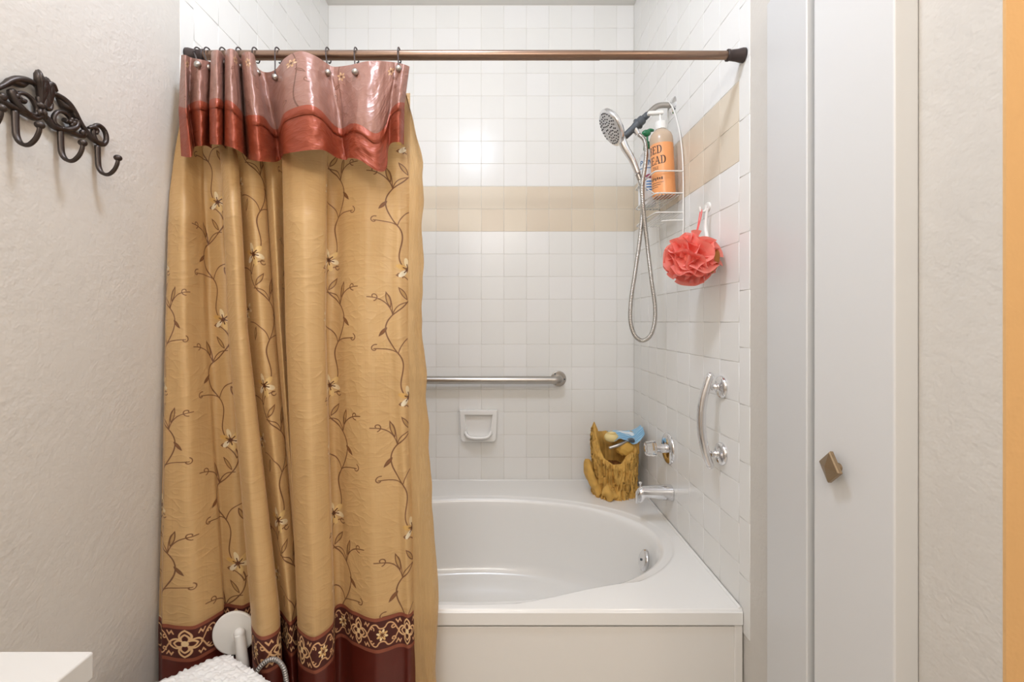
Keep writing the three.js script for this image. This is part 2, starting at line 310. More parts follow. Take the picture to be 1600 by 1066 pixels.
// fold lines: position at four heights, how far the fold stands forward
const FOLD = [
  [283, 262, 250, 238, -0.010], [277, 263, 251, 240, 0.016], [279, 265, 257, 252, 0.030], [284, 269, 263, 257, 0.040], [297, 288, 288, 300, 0.044], [311, 312, 316, 345, 0.016],
  [311, 321, 330, 352, 0.002], [322, 340, 352, 378, 0.006], [337, 362, 376, 400, -0.004],
  [330, 345, 356, 392, 0.040], [338, 357, 371, 408, 0.062], [350, 373, 387, 436, 0.046],
  [350, 368, 384, 436, 0.014], [372, 390, 408, 452, 0.036], [393, 412, 430, 469, 0.012],
  [392, 410, 425, 464, -0.006], [411, 424, 438, 470, 0.030], [427, 441, 446, 476, -0.004],
  [436, 446, 456, 484, -0.030], [446, 456, 466, 490, -0.018],
  [440, 441, 446, 464, 0.040], [474, 472, 476, 490, 0.062], [511, 508, 505, 519, 0.040],
  [513, 512, 510, 523, 0.008], [528, 526, 524, 536, 0.002], [541, 540, 540, 552, 0.016], [575, 572, 572, 585, 0.030], [606, 604, 604, 622, 0.020],
  [626, 624, 624, 638, 0.022], [641, 640, 638, 648, 0.012],
];
const ROWY = [EYE + 0.62, EYE + 0.40, EYE - 0.02, EYE - 0.70];     // heights where the fold lines were measured
const NF = FOLD.length;
const baseD = (y) => linAt([0, EYE - 0.75, EYE, EYE + 0.7], [1.152, 1.156, 1.19, 1.222], y);
function clothPoint(cu, y, extra = 0) {        // cu runs over the fold lines
  const px = [0, 1, 2, 3].map(k => splineAt(FOLD.map(f => f[k]), cu));
  const k = [-ROWY[0], -ROWY[1], -ROWY[2], -ROWY[3]];
  let x = linAt(k, px, -y); if (y < ROWY[3]) x += (px[3] - px[2]) * 0.25 * Math.min(1, (ROWY[3] - y) / 0.4);
  const soft = 0.2 + 0.8 * Math.min(1, Math.max(0, (EYE + 0.52 - y) / 0.27));
  const raw = splineAt(FOLD.map(f => f[4]), cu), off = Math.max(-0.062, 0.02 + (raw - 0.02) * 2.0) * soft + 0.004 * nz(cu * 0.9, y * 3.1, 2) + 0.0022 * nz(cu * 2.1, y * 9, 5);
  const d = baseD(y) - off - extra;
  return V(Math.max(XL + 0.004, (x - VX) / FOCAL * d), y, -d);
}
const ARC = [0]; { let p = clothPoint(0, EYE - 0.1); for (let i = 1; i <= 600; i++) { const q = clothPoint(i / 600 * (NF - 1), EYE - 0.1); ARC.push(ARC[i - 1] + q.distanceTo(p)); p = q; } }
const arcOf = (cu) => { const k = Math.min(599.999, Math.max(0, cu / (NF - 1) * 600)), i = Math.floor(k); return ARC[i] + (ARC[i + 1] - ARC[i]) * (k - i); };
const ARCL = ARC[600];
const BAND1 = EYE - 0.722, BAND0 = EYE - 0.797, HEM0 = 0.05, SHEER1 = EYE + 0.60;
// drawing the stitched vines
const SC = 1500;                                 // texture pixels per metre of cloth
function spiral(c, x, y, r, a0, dir) { c.beginPath(); for (let k = 0; k <= 22; k++) { const t = k / 22, a = a0 + dir * t * 4.6, q = r * (1 - t * 0.85); const X = x + Math.cos(a) * q, Y = y + Math.sin(a) * q; k ? c.lineTo(X, Y) : c.moveTo(X, Y); } c.stroke(); }
function leafOutline(c, x, y, ang, len, wid, fill) { c.save(); c.translate(x, y); c.rotate(ang); c.beginPath(); c.moveTo(0, 0); c.quadraticCurveTo(len * 0.45, -wid, len, 0); c.quadraticCurveTo(len * 0.45, wid, 0, 0); if (fill) { c.fillStyle = fill; c.fill(); } c.stroke(); c.restore(); }
function flower(c, x, y, r, petal, eye, n = 6) { for (let k = 0; k < n; k++) { c.save(); c.translate(x, y); c.rotate(k / n * Math.PI * 2 + 0.3); c.fillStyle = petal[k % petal.length]; c.beginPath(); c.ellipse(r * 0.62, 0, r * 0.42, r * 0.21, 0, 0, Math.PI * 2); c.fill(); c.restore(); }
  c.strokeStyle = eye; c.lineWidth = Math.max(2, r * 0.09); for (let k = 0; k < n; k++) { const a = k / n * Math.PI * 2 + 0.3; c.beginPath(); c.moveTo(x, y); c.lineTo(x + Math.cos(a) * r * 0.45, y + Math.sin(a) * r * 0.45); c.stroke(); } c.fillStyle = eye; c.beginPath(); c.arc(x, y, r * 0.17, 0, Math.PI * 2); c.fill(); }
function vine(c, x, h, start, flip, k = 1) {
  const P1 = 0.325 * SC * k, st = '#7a5234', petal = ['#f3dfb4', '#e9c583', '#f6e9cb', '#ddb066'];
  for (let y = start - P1; y < h + P1; y += P1) {
    const s = (v) => v * P1, fx = (v) => x + flip * v * P1 * 0.42; c.strokeStyle = st; c.lineWidth = 4.4 * k; c.lineCap = 'round';
    c.beginPath(); c.moveTo(fx(0), y); c.bezierCurveTo(fx(-0.35), y + s(0.15), fx(-0.1), y + s(0.26), fx(0.2), y + s(0.36)); c.bezierCurveTo(fx(0.42), y + s(0.45), fx(0.3), y + s(0.56), fx(0.12), y + s(0.66)); c.stroke();
    c.beginPath(); c.moveTo(fx(0.12), y + s(0.66)); c.bezierCurveTo(fx(-0.1), y + s(0.78), fx(0.25), y + s(0.88), fx(0), y + s(1)); c.stroke();
    for (const [a, b, dx, dy] of [[0.2, 0.36, 0.1, -0.16], [0.2, 0.36, 0.42, -0.14], [0.2, 0.36, -0.3, -0.10], [-0.14, 0.15, -0.4, -0.06], [-0.14, 0.15, 0.28, -0.1], [0.12, 0.66, -0.42, -0.14], [0.12, 0.66, 0.4, -0.04]]) {
      c.lineWidth = 3.4 * k; c.beginPath(); c.moveTo(fx(a), y + s(b)); c.quadraticCurveTo(fx(a + dx * 0.2), y + s(b + dy), fx(a + dx), y + s(b + dy)); c.stroke(); }
    c.lineWidth = 3.4 * k; spiral(c, fx(0.52), y + s(0.215), P1 * 0.035, 1.4, flip); spiral(c, fx(-0.5), y + s(0.085), P1 * 0.036, 1.6, -flip); spiral(c, fx(0.5), y + s(0.62), P1 * 0.034, -1.2, flip); spiral(c, fx(0.1), y + s(0.055), P1 * 0.03, 0.5, flip);
    leafOutline(c, fx(0.24), y + s(0.3), -Math.PI / 2 + flip * 0.25, P1 * 0.12, P1 * 0.026, '#c19a62'); leafOutline(c, fx(-0.05), y + s(0.24), -Math.PI / 2 + flip * 0.6, P1 * 0.11, P1 * 0.028, '#c19a62'); leafOutline(c, fx(-0.12), y + s(0.56), Math.PI / 2 + flip * 0.3, P1 * 0.1, P1 * 0.024, '#c19a62'); leafOutline(c, fx(0.3), y + s(0.46), Math.PI / 2 - flip * 0.7, P1 * 0.08, P1 * 0.02, '#8a5a34');
    flower(c, fx(-0.06), y, P1 * 0.088, petal, '#5a3016'); flower(c, fx(-0.36), y + s(0.42), P1 * 0.055, petal, '#5a3016', 5); flower(c, fx(-0.42), y + s(0.475), P1 * 0.036, petal, '#5a3016', 5);
  }
}
const SHH = SHEER1 - BAND1, shW = Math.min(2048, Math.round(ARCL * SC)), shH = Math.min(2048, Math.round(SHH * SC));
const gold = [214, 175, 120];
const sheerTex = canvasTex(shW, shH, (c, w, h) => {
  c.fillStyle = `rgb(${gold})`; c.fillRect(0, 0, w, h);
  for (let k = 0; k < 900; k++) { const y = rnd() * h, l = rr(0.1, 0.5) * w; c.fillStyle = rnd() < 0.5 ? 'rgba(232,196,140,0.10)' : 'rgba(170,122,70,0.10)'; c.fillRect(rnd() * w, y, l, rr(1, 2.5)); }
  for (let k = 0; k < 500; k++) { const x = rnd() * w; c.fillStyle = rnd() < 0.5 ? 'rgba(232,196,140,0.08)' : 'rgba(170,122,70,0.08)'; c.fillRect(x, rnd() * h, rr(1, 2), rr(0.1, 0.5) * h); }
  const ux = (cu) => arcOf(cu) / ARCL * w, yy = (py, d) => (SHEER1 - (EYE + (VY - py) / FOCAL * d)) / SHH * h;
  vine(c, ux(2.3), h, yy(600, 1.15), 1, 0.9);
  vine(c, ux(6.7), h, yy(312, 1.19), -1, 0.95);
  vine(c, ux(13.0), h, yy(398, 1.16), 1, 1.0);
  vine(c, ux(18.2), h, yy(335, 1.2), -1, 0.95);
  vine(c, ux(23.6), h, yy(405, 1.19), 1, 1.0);
  vine(c, ux(28.5), h, yy(420, 1.17), -1, 1.0);
});
const bandH = BAND1 - BAND0, bdW = 2048, bdH = 192;
const bandTex = canvasTex(bdW, bdH, (c, w, h) => {
  c.fillStyle = '#4a1a10'; c.fillRect(0, 0, w, h);
  const m = w / ARCL;                                                  // pixels per metre along
  c.fillStyle = '#8a4a34'; c.fillRect(0, 0, w, h * 0.10); c.fillRect(0, h * 0.90, w, h * 0.10);
  const per = 0.126 * m, gl = '#d8ab7c'; c.lineCap = 'round'; c.lineWidth = 4.6;
  const ky = h / (bandH * m);                                          // keep motifs round
  for (let x = per * 0.2; x < w + per; x += per) {
    c.save(); c.translate(x, h / 2); c.scale(1, ky); const R = bandH * m * 0.30;
    // quatrefoil medallion
    c.strokeStyle = '#e5bd8b'; c.lineWidth = 4.6; for (const q of [1, 0.68]) for (let k = 0; k < 4; k++) { c.save(); c.rotate(k * Math.PI / 2); c.beginPath(); c.moveTo(-R * 0.34 * q, -R * 0.34 * q); c.quadraticCurveTo(-R * 0.62 * q, -R * 0.85 * q, 0, -R * 1.22 * q); c.quadraticCurveTo(R * 0.62 * q, -R * 0.85 * q, R * 0.34 * q, -R * 0.34 * q); c.stroke(); c.restore(); }
    c.fillStyle = '#f1d3a0'; c.beginPath(); c.arc(0, 0, R * 0.27, 0, 7); c.fill();
    // scrolls to the flower
    c.strokeStyle = gl; for (const sx of [-1, 1]) for (const sy of [-1, 1]) {
      c.lineWidth = 4; c.beginPath(); c.moveTo(sx * R * 1.1, 0); c.bezierCurveTo(sx * R * 1.5, sy * R * 0.2, sx * R * 1.5, sy * R * 1.0, sx * R * 2.1, sy * R * 1.05); c.bezierCurveTo(sx * R * 2.5, sy * R * 1.05, sx * R * 2.3, sy * R * 0.6, sx * R * 2.85, sy * R * 0.62); c.stroke();
      spiral(c, sx * R * 1.75, sy * R * 0.62, R * 0.26, 0.4, sx * sy); c.beginPath(); c.moveTo(sx * R * 0.9, sy * R * 0.85); c.lineTo(sx * R * 1.05, sy * R * 1.1); c.lineTo(sx * R * 1.25, sy * R * 0.8); c.lineTo(sx * R * 1.45, sy * R * 1.1); c.stroke(); }
    c.restore();
    c.save(); c.translate(x + per / 2, h / 2); c.scale(1, ky); flower(c, 0, 0, bandH * m * 0.17, ['#f4dcab', '#e0b777'], '#6b3a1c', 8); c.restore();
  }
});
const clothCrease = creaseBump.clone(); clothCrease.repeat.set(3, 4); clothCrease.needsUpdate = true;
const sheerOpt = { roughness: 0.5, transmission: 0.25, thickness: 0, sheen: 0.5, sheenRoughness: 0.4, sheenColor: new THREE.Color(0xffe6bd), side: THREE.DoubleSide, bumpMap: clothCrease, bumpScale: 0.0022 };
M.sheer = phy({ map: sheerTex, ...sheerOpt });
M.sheerPlain = phy({ color: 0xd6b07a, ...sheerOpt, transmission: 0.35 });
M.band = phy({ map: bandTex, roughness: 0.7, side: THREE.DoubleSide });
M.hem = phy({ color: 0x5a1e12, roughness: 0.42, sheen: 0.3, sheenRoughness: 0.4, sheenColor: new THREE.Color(0xa0482c), side: THREE.DoubleSide });
const satin = { roughness: 0.44, side: THREE.DoubleSide, bumpMap: creaseBump, bumpScale: 0.0018, sheen: 0.2, sheenRoughness: 0.35 };
const valCrease = creaseBump.clone(); valCrease.repeat.set(3.4, 0.6); valCrease.needsUpdate = true;
const mauveTex = canvasTex(1536, 256, (c, w, h) => {
  c.fillStyle = '#966c5e'; c.fillRect(0, 0, w, h);
  for (let k = 0; k < 700; k++) { c.fillStyle = rnd() < 0.5 ? 'rgba(190,150,140,0.12)' : 'rgba(110,70,58,0.12)'; c.fillRect(rnd() * w, rnd() * h, rr(20, 160), rr(1, 2)); }
  for (const [x, f] of [[70, 1], [560, -1], [720, 1], [985, 1], [1180, -1], [1420, 1]]) {
    c.strokeStyle = '#6b4434'; c.lineWidth = 3; c.lineCap = 'round'; c.beginPath(); c.moveTo(x, 0); c.bezierCurveTo(x + f * 30, 80, x - f * 30, 150, x + f * 10, h); c.stroke();
    spiral(c, x + f * 34, 120, 14, 1, f); spiral(c, x - f * 30, 190, 12, 2, -f); leafOutline(c, x + f * 4, 70, f > 0 ? 0.6 : 2.5, 34, 8, '#8f6658'); flower(c, x - f * 6, 40, 17, ['#cfae86', '#c29a6c'], '#5a3016', 6);
  }
});
M.mauve = phy({ map: mauveTex, ...satin, roughness: 0.36, bumpMap: valCrease, bumpScale: 0.0014, sheenColor: new THREE.Color(0xf0d8d0), metalness: 0.1 });
M.copper = phy({ color: 0x93432a, ...satin, sheenColor: new THREE.Color(0xe09070), metalness: 0.25 });
const VAL = [ // valance folds: top, ribbon and lower edge, how far forward
  [283, 86, 279, 172, 283, 244, .034], [290, 86, 291, 175, 299, 245, .052], [299, 90, 296, 168, 304, 230, .024], [309, 92, 311, 162, 314, 228, .058], [323, 95, 325, 167, 323, 228, .036], [331, 96, 330, 174, 331, 232, .012],
  [330, 82, 327, 163, 328, 226, .052], [338, 78, 338, 159, 338, 226, .074], [345, 80, 348, 163, 348, 227, .054], [351, 88, 353, 172, 353, 233, .012], [352, 80, 351, 163, 351, 228, .056], [360, 76, 362, 165, 366, 232, .080], [369, 80, 377, 180, 380, 240, .054],
  [376, 92, 382, 188, 386, 247, .006], [378, 84, 386, 188, 392, 250, .054], [387, 81, 399, 187, 405, 252, .076], [397, 86, 413, 190, 419, 253, .052], [403, 106, 426, 206, 431, 253, .012], [416, 113, 433, 209, 439, 249, .004], [431, 108, 437, 205, 441, 244, .034],
  [446, 90, 446, 182, 447, 240, .064], [468, 80, 480, 170, 480, 235, .084], [490, 86, 501, 178, 506, 235, .074], [508, 97, 520, 200, 525, 246, .036], [520, 104, 532, 208, 540, 250, .022], [538, 103, 539, 206, 543, 248, .032],
  [554, 100, 549, 200, 546, 247, .054], [571, 96, 563, 203, 562, 250, .068], [590, 95, 586, 217, 589, 267, .066], [605, 96, 601, 205, 604, 263, .046], [620, 98, 611, 176, 608, 228, .030], [630, 100, 622, 165, 622, 222, .050], [640, 104, 632, 165, 631, 226, .032]];
function valPoint(cu, t, extra = 0) {      // t: 0 top, 1 ribbon, 2 lower edge
  const g = (k) => splineAt(VAL.map(v => v[k]), cu), a = Math.min(1, t), b = Math.max(0, t - 1);
  const px = t <= 1 ? g(0) + (g(2) - g(0)) * a : g(2) + (g(4) - g(2)) * b, py = t <= 1 ? g(1) + (g(3) - g(1)) * a : g(3) + (g(5) - g(3)) * b;
  const belly = 0.6 + 0.4 * Math.sin(Math.min(1, t / 1.2) * Math.PI / 2);
  const d = 1.206 - (0.03 + (g(6) - 0.03) * 1.6) * belly - 0.012 - 0.012 * Math.min(1, t) - extra + 0.004 * nz(cu * 1.3, t * 3, 4) + 0.002 * nz(cu * 3, t * 7, 9);
  const p = W(px, py, d); p.x = Math.max(XL + 0.003, p.x); return p;
}
{
  const o = thing('shower_curtain', 'gold sheer shower curtain with stitched vines, copper valance and dark red hem', 'shower curtain');
  const n1 = NF - 1, uvS = (u, v) => [arcOf(u * n1) / ARCL, 1 - v];
  const panel = mesh('sheer_panel', sheet(360, 120, (u, v) => clothPoint(u * n1, SHEER1 - v * SHH), uvS), M.sheer, o); panel.userData.label = 'gold sheer panel with stitched brown vines and cream flowers';
  const band = mesh('border_band', sheet(360, 10, (u, v) => clothPoint(u * n1, BAND1 + 0.004 - v * (bandH + 0.008), 0.0015), (u, v) => [arcOf(u * n1) / ARCL, 1 - v]), M.band, o); band.userData.label = 'dark red border stitched with gold medallions';
  const hem = mesh('hem', sheet(360, 30, (u, v) => clothPoint(u * n1, BAND0 - v * (BAND0 - HEM0)), uvS), M.hem, o); hem.userData.label = 'dark red satin hem';
  // plain side strip at the open edge
  const FL = [[624, 626, 628, 640], [648, 652, 648, 662], [657, 661, 660, 684]];
  mesh('side_strip', sheet(40, 140, (u, v) => {
    const y = SHEER1 + 0.0 - v * (SHEER1 - HEM0 - 0.03), k = ROWY.map(q => -q), cols = FL.map(f => linAt(k, f, -y)), w0 = Math.min(1, Math.max(0, (EYE + 0.60 - y) / 0.19)) ** 0.7, x = 634 + (splineAt(cols, u * 2) - 634) * w0;
    const d = baseD(y) - 0.006 + u * 0.012 + 0.010 * Math.sin(u * 5 + y * 4) * u - 0.004 + 0.004 * nz(u * 3, y * 8, 3);
    const ragged = u * u * (4 * nz(y * 14, 3) + 7 * nz(y * 4.2, 8));
    return V((x + ragged - VX) / FOCAL * d, y, -d);
  }), M.sheerPlain, o);
  const v1 = VAL.length - 1, uvV = (sc, t0, t1) => (u, v) => [u * 3.4, (t0 + (t1 - t0) * v) * 0.55];
  const top = mesh('valance', sheet(330, 40, (u, v) => valPoint(u * v1, v * 1.0), (u, v) => [u, 1 - v]), M.mauve, o); top.userData.label = 'mauve satin valance';
  const ruf = mesh('valance_ruffle', sheet(330, 20, (u, v) => valPoint(u * v1, 0.98 + v * 1.02, 0.001 + 0.004 * Math.sin(v * Math.PI * 0.5)), uvV(1, 1, 2)), M.copper, o); ruf.userData.label = 'copper satin ruffle under the valance';
  mesh('ribbon', sheet(330, 6, (u, v) => valPoint(u * v1, 0.93 + v * 0.20, 0.0045 + 0.003 * Math.sin(v * Math.PI)), uvV(1, 1, 1.2)), M.copper, o);
}
// ---------------------------------------------------------------- curtain rings
{
  const spots = [[311, 104, 3.2, 'first ring from the left end of the curtain rod'], [326, 104, 4.5, 'second ring from the left end of the curtain rod'], [350, 108, 9, 'ring between the two leftmost gathered valance folds'], [375, 112, 13, 'ring between the second and third gathered valance folds'], [400, 112, 16.7, 'ring at the right of the gathered folds'],
    [435, 112, 19, 'ring left of the wide pale valance swag'], [513, 112, 23.3, 'ring right of the wide pale valance swag'], [557, 112, 26.2, 'second ring from the open edge of the curtain'], [624, 112, 30.5, 'ring nearest the open edge of the curtain']];
  spots.forEach(([px, py, cu, where]) => {
    const o = thing('curtain_ring', `dark metal ball-tipped curtain hook, ${where}`, 'curtain ring', [0, 0, 0], 'hooks on the curtain rod');
    const X = (px - VX) / FOCAL * 1.235; const vp = valPoint(cu, 0.16), zb = vp.z + 0.0075, yb = vp.y, Xb = vp.x;
    const pts = []; for (let k = 0; k <= 14; k++) { const a = -Math.PI * 0.62 + k / 14 * Math.PI * 1.45; pts.push(V(X, RODY + Math.sin(a + Math.PI / 2 + 0.3) * 0.018, RODZ - Math.cos(a + Math.PI / 2 + 0.3) * -0.0195)); }
    mesh('wire', tube([...pts.slice(0, 15)], 0.0018, 50, 8), M.bronzeCap, o);
    mesh('drop_wire', tube([V(X, RODY - 0.004, RODZ + 0.0195), V((X + Xb) / 2, (RODY + yb) / 2, (RODZ + 0.018 + zb) / 2), V(Xb, yb, zb)], 0.0017, 16, 8), M.bronzeCap, o);
    mesh('ball', ball(0.0085, V(Xb, yb, zb)), M.brushed, o);
  });
}
// ---------------------------------------------------------------- grab bar and soap dish on the back wall
{
  const y = EYE - 0.28, z = ZB + 0.058, xr = 0.285, xl = -0.62;
  const o = thing('grab_bar', 'long brushed steel grab bar on the tiled back wall', 'grab bar');
  const pts = [V(xl, y, ZB + 0.002), V(xl, y, z - 0.022), V(xl + 0.006, y, z - 0.006), V(xl + 0.024, y, z), V(xr - 0.024, y, z), V(xr - 0.006, y, z - 0.006), V(xr, y, z - 0.022), V(xr, y, ZB + 0.002)];
  const path = new THREE.CurvePath(); path.add(new THREE.LineCurve3(pts[0], pts[1])); path.add(new THREE.QuadraticBezierCurve3(pts[1], V(xl, y, z), pts[3])); path.add(new THREE.LineCurve3(pts[3], pts[4])); path.add(new THREE.QuadraticBezierCurve3(pts[4], V(xr, y, z), pts[6])); path.add(new THREE.LineCurve3(pts[6], pts[7]));
  mesh('bar', new THREE.TubeGeometry(path, 140, 0.019, 20), M.brushed, o);
  for (const x of [xl, xr]) { const f = mesh('flange', aim(lathe([[0, 0.005], [0.034, 0.005], [0.037, 0.003], [0.038, 0]], 36), V(0, 0, 1), V(x, y, ZB)), M.brushed, o);
    for (const a of [2.2, 4.2, 6.2]) mesh('screw', aim(new THREE.CylinderGeometry(0.004, 0.004, 0.003, 10), V(0, 0, 1), V(x + Math.cos(a) * 0.029, y + Math.sin(a) * 0.029, ZB + 0.006)), M.darkGrey, f); }
}
{
  const cx = -0.103, cy = EYE - (666 - VY) / FOCAL * 2.22, w = 0.172, h = 0.142;
  const o = thing('soap_dish', 'white ceramic soap dish set in the tiled back wall', 'soap dish');
  const outer = new THREE.Shape(); const a = w / 2, b = h / 2;
  outer.moveTo(-a, b); outer.lineTo(a, b); outer.lineTo(a - 0.006, -b + 0.012); outer.quadraticCurveTo(a - 0.008, -b, a - 0.02, -b); outer.lineTo(-a + 0.02, -b); outer.quadraticCurveTo(-a + 0.008, -b, -a + 0.006, -b + 0.012); outer.lineTo(-a, b);
  const hole = new THREE.Path(); const i = 0.015; hole.moveTo(-a + i, b - i * 0.9); hole.lineTo(-a + i + 0.012, -b + i + 0.025); hole.quadraticCurveTo(-a + i + 0.016, -b + i, -a + i + 0.04, -b + i); hole.lineTo(a - i - 0.04, -b + i); hole.quadraticCurveTo(a - i - 0.016, -b + i, a - i - 0.012, -b + i + 0.025); hole.lineTo(a - i, b - i * 0.9); hole.lineTo(-a + i, b - i * 0.9); outer.holes.push(hole);
  const rim = new THREE.ExtrudeGeometry(outer, { depth: 0.022, bevelEnabled: true, bevelSize: 0.005, bevelThickness: 0.006, bevelSegments: 4, curveSegments: 12 }); rim.translate(cx, cy, ZB + 0.006);
  mesh('rim', rim, M.ceramic, o);
  mesh('back_plate', box(cx - a + 0.008, cx + a - 0.008, cy - b + 0.006, cy + b - 0.006, ZB, ZB + 0.010, 0.003), M.ceramic, o);
  // scooped tray standing forward
  const tray = sheet(36, 16, (u, v) => { const x = (u - 0.5) * 2, zz = v, lift = 0.028 * Math.pow(Math.abs(x), 3.5) + 0.012 * zz ** 4; const rnd1 = 1 - 0.12 * zz * zz * Math.abs(x) ** 4; return V(cx + x * (a - 0.017) * rnd1, cy - b + 0.016 + lift, ZB + 0.008 + zz * (0.058 - 0.018 * Math.abs(x) ** 4)); });
  const under = sheet(36, 16, (u, v) => { const x = (u - 0.5) * 2, zz = v, lift = 0.026 * Math.pow(Math.abs(x), 3.5) + 0.012 * zz ** 2; const rnd1 = 1 - 0.12 * zz * zz * Math.abs(x) ** 4; return V(cx + x * (a - 0.014) * rnd1, cy - b + 0.004 + lift, ZB + 0.008 + zz * (0.061 - 0.018 * Math.abs(x) ** 4)); });
  const lip = tube([...Array(25)].map((_, k) => { const x = (k / 24 - 0.5) * 2, rnd1 = 1 - 0.12 * Math.abs(x) ** 4; return V(cx + x * (a - 0.016) * rnd1, cy - b + 0.022 + 0.027 * Math.abs(x) ** 3.5, ZB + 0.066 - 0.018 * Math.abs(x) ** 4); }), 0.0065, 60, 10);
  mesh('tray', merge([tray, under, lip]), phy({ color: 0xf6f4f0, roughness: 0.1, clearcoat: 0.5, side: THREE.DoubleSide }), o);
}
// ---------------------------------------------------------------- shower head, arm and hose
{
  const D = 1.74, o = thing('hand_shower', 'chrome round hand shower on its wall arm above the tub', 'shower head');
  const wall = V(XR, EYE + 0.812, -D), w = (px, py, d = D) => W(px, py, d);
  mesh('escutcheon', aim(lathe([[0, 0.012], [0.013, 0.012], [0.018, 0.010], [0.028, 0.004], [0.032, 0]], 36), V(-1, 0, 0), wall), M.chrome, o);
  mesh('arm', tube([wall.clone().add(V(-0.001, 0, 0)), w(1036, 164.5), w(1027, 166), w(1020, 171), w(1010, 181)], 0.0105, 40, 16), M.brushed, o);
  const dir = w(985, 205).sub(w(1010, 181)).normalize(), c0 = w(1012, 179);
  const along = (t) => c0.clone().addScaledVector(dir, t);
  const br = mesh('bracket', aim(lathe([[0, 0], [0.012, 0], [0.0125, 0.002], [0.0125, 0.018], [0.010, 0.020], [0.010, 0.024], [0.0165, 0.026], [0.0175, 0.03], [0.0175, 0.048], [0.0215, 0.049], [0.0215, 0.053], [0.0165, 0.056], [0.0135, 0.072], [0.013, 0.118], [0, 0.122]], 30), dir, c0), M.darkGrey, o); br.userData.label = 'dark grey swivel bracket';
  mesh('swivel_nut', aim(new THREE.CylinderGeometry(0.0105, 0.0125, 0.026, 20), w(1003, 222).sub(w(990, 200)), w(994, 205.5)), M.chrome, o);
  // head: disc facing down to the left and toward the room
  const hc = w(955.5, 199, D - 0.02), fn = V(-0.85, -0.52, 0.07).normalize();
  const head = mesh('head', aim(lathe([[0, 0.009], [0.062, 0.010], [0.066, 0.009], [0.0705, 0.006], [0.072, 0.001], [0.071, -0.004], [0.065, -0.011], [0.048, -0.017], [0.02, -0.022], [0, -0.024]], 60), fn, hc), M.chrome, o);
  const q = new THREE.Quaternion().setFromUnitVectors(V(0, 1, 0), fn), face = [], noz = [];
  const loc = (x, y, z) => V(x, y, z).applyQuaternion(q).add(hc);
  for (const [r, n] of [[0.057, 28], [0.047, 20], [0.036, 15], [0.024, 10], [0.013, 6]]) for (let k = 0; k < n; k++) { if (r > 0.035 && (k % 9 > 6)) continue; const a = k / n * Math.PI * 2 + r * 40; const g = new THREE.CylinderGeometry(0.0024, 0.0027, 0.003, 8); noz.push(aim(g, fn, loc(Math.cos(a) * r, 0.0112, Math.sin(a) * r))); }
  mesh('face_plate', aim(lathe([[0, 0.0108], [0.061, 0.0108], [0.0615, 0.009]], 48), fn, hc), std({ color: 0xc9cacd, roughness: 0.3, metalness: 0.6 }), head);
  const nz1 = mesh('nozzles', merge(noz), M.rubber, head);
  // handle
  const hs = hc.clone().addScaledVector(fn, -0.012);
  const hdl = mesh('handle', taperTube([hs.clone().add(V(0.02, -0.03, 0)), w(975, 228, D - 0.02), w(988, 250, D - 0.02), w(997, 272, D - 0.02)], [0.018, 0.0155, 0.0125, 0.0105], 30, 18), M.chrome, o);
  mesh('coupling', aim(new THREE.CylinderGeometry(0.0095, 0.0095, 0.022, 18), w(1001, 282).sub(w(996, 270)), w(998.5, 277, D - 0.02)), M.brushed, o);
  const h = mesh('hose', tube([w(998.5, 276, D - 0.02), w(1001.5, 290, D - 0.02), w(1004, 320, D - 0.01), w(1000, 370), w(992.5, 425), w(985.5, 475), w(986, 508), w(994, 527), w(1004, 532.5), w(1015, 526), w(1022, 508), w(1023.5, 483), w(1017.5, 435), w(1011, 380), w(1004.5, 320, D - 0.035), w(1003.5, 290, D - 0.04), w(1008, 258, D - 0.035), w(1009.5, 233, D - 0.02), w(1005.5, 217, D - 0.006), w(998, 210, D)], 0.0078, 260, 14), M.hose, o);
  { const uv = h.geometry.attributes.uv; for (let i = 0; i < uv.count; i++) uv.setXY(i, uv.getX(i) * 60, uv.getY(i)); }
  h.userData.label = 'ribbed metal shower hose in a long loop';
}
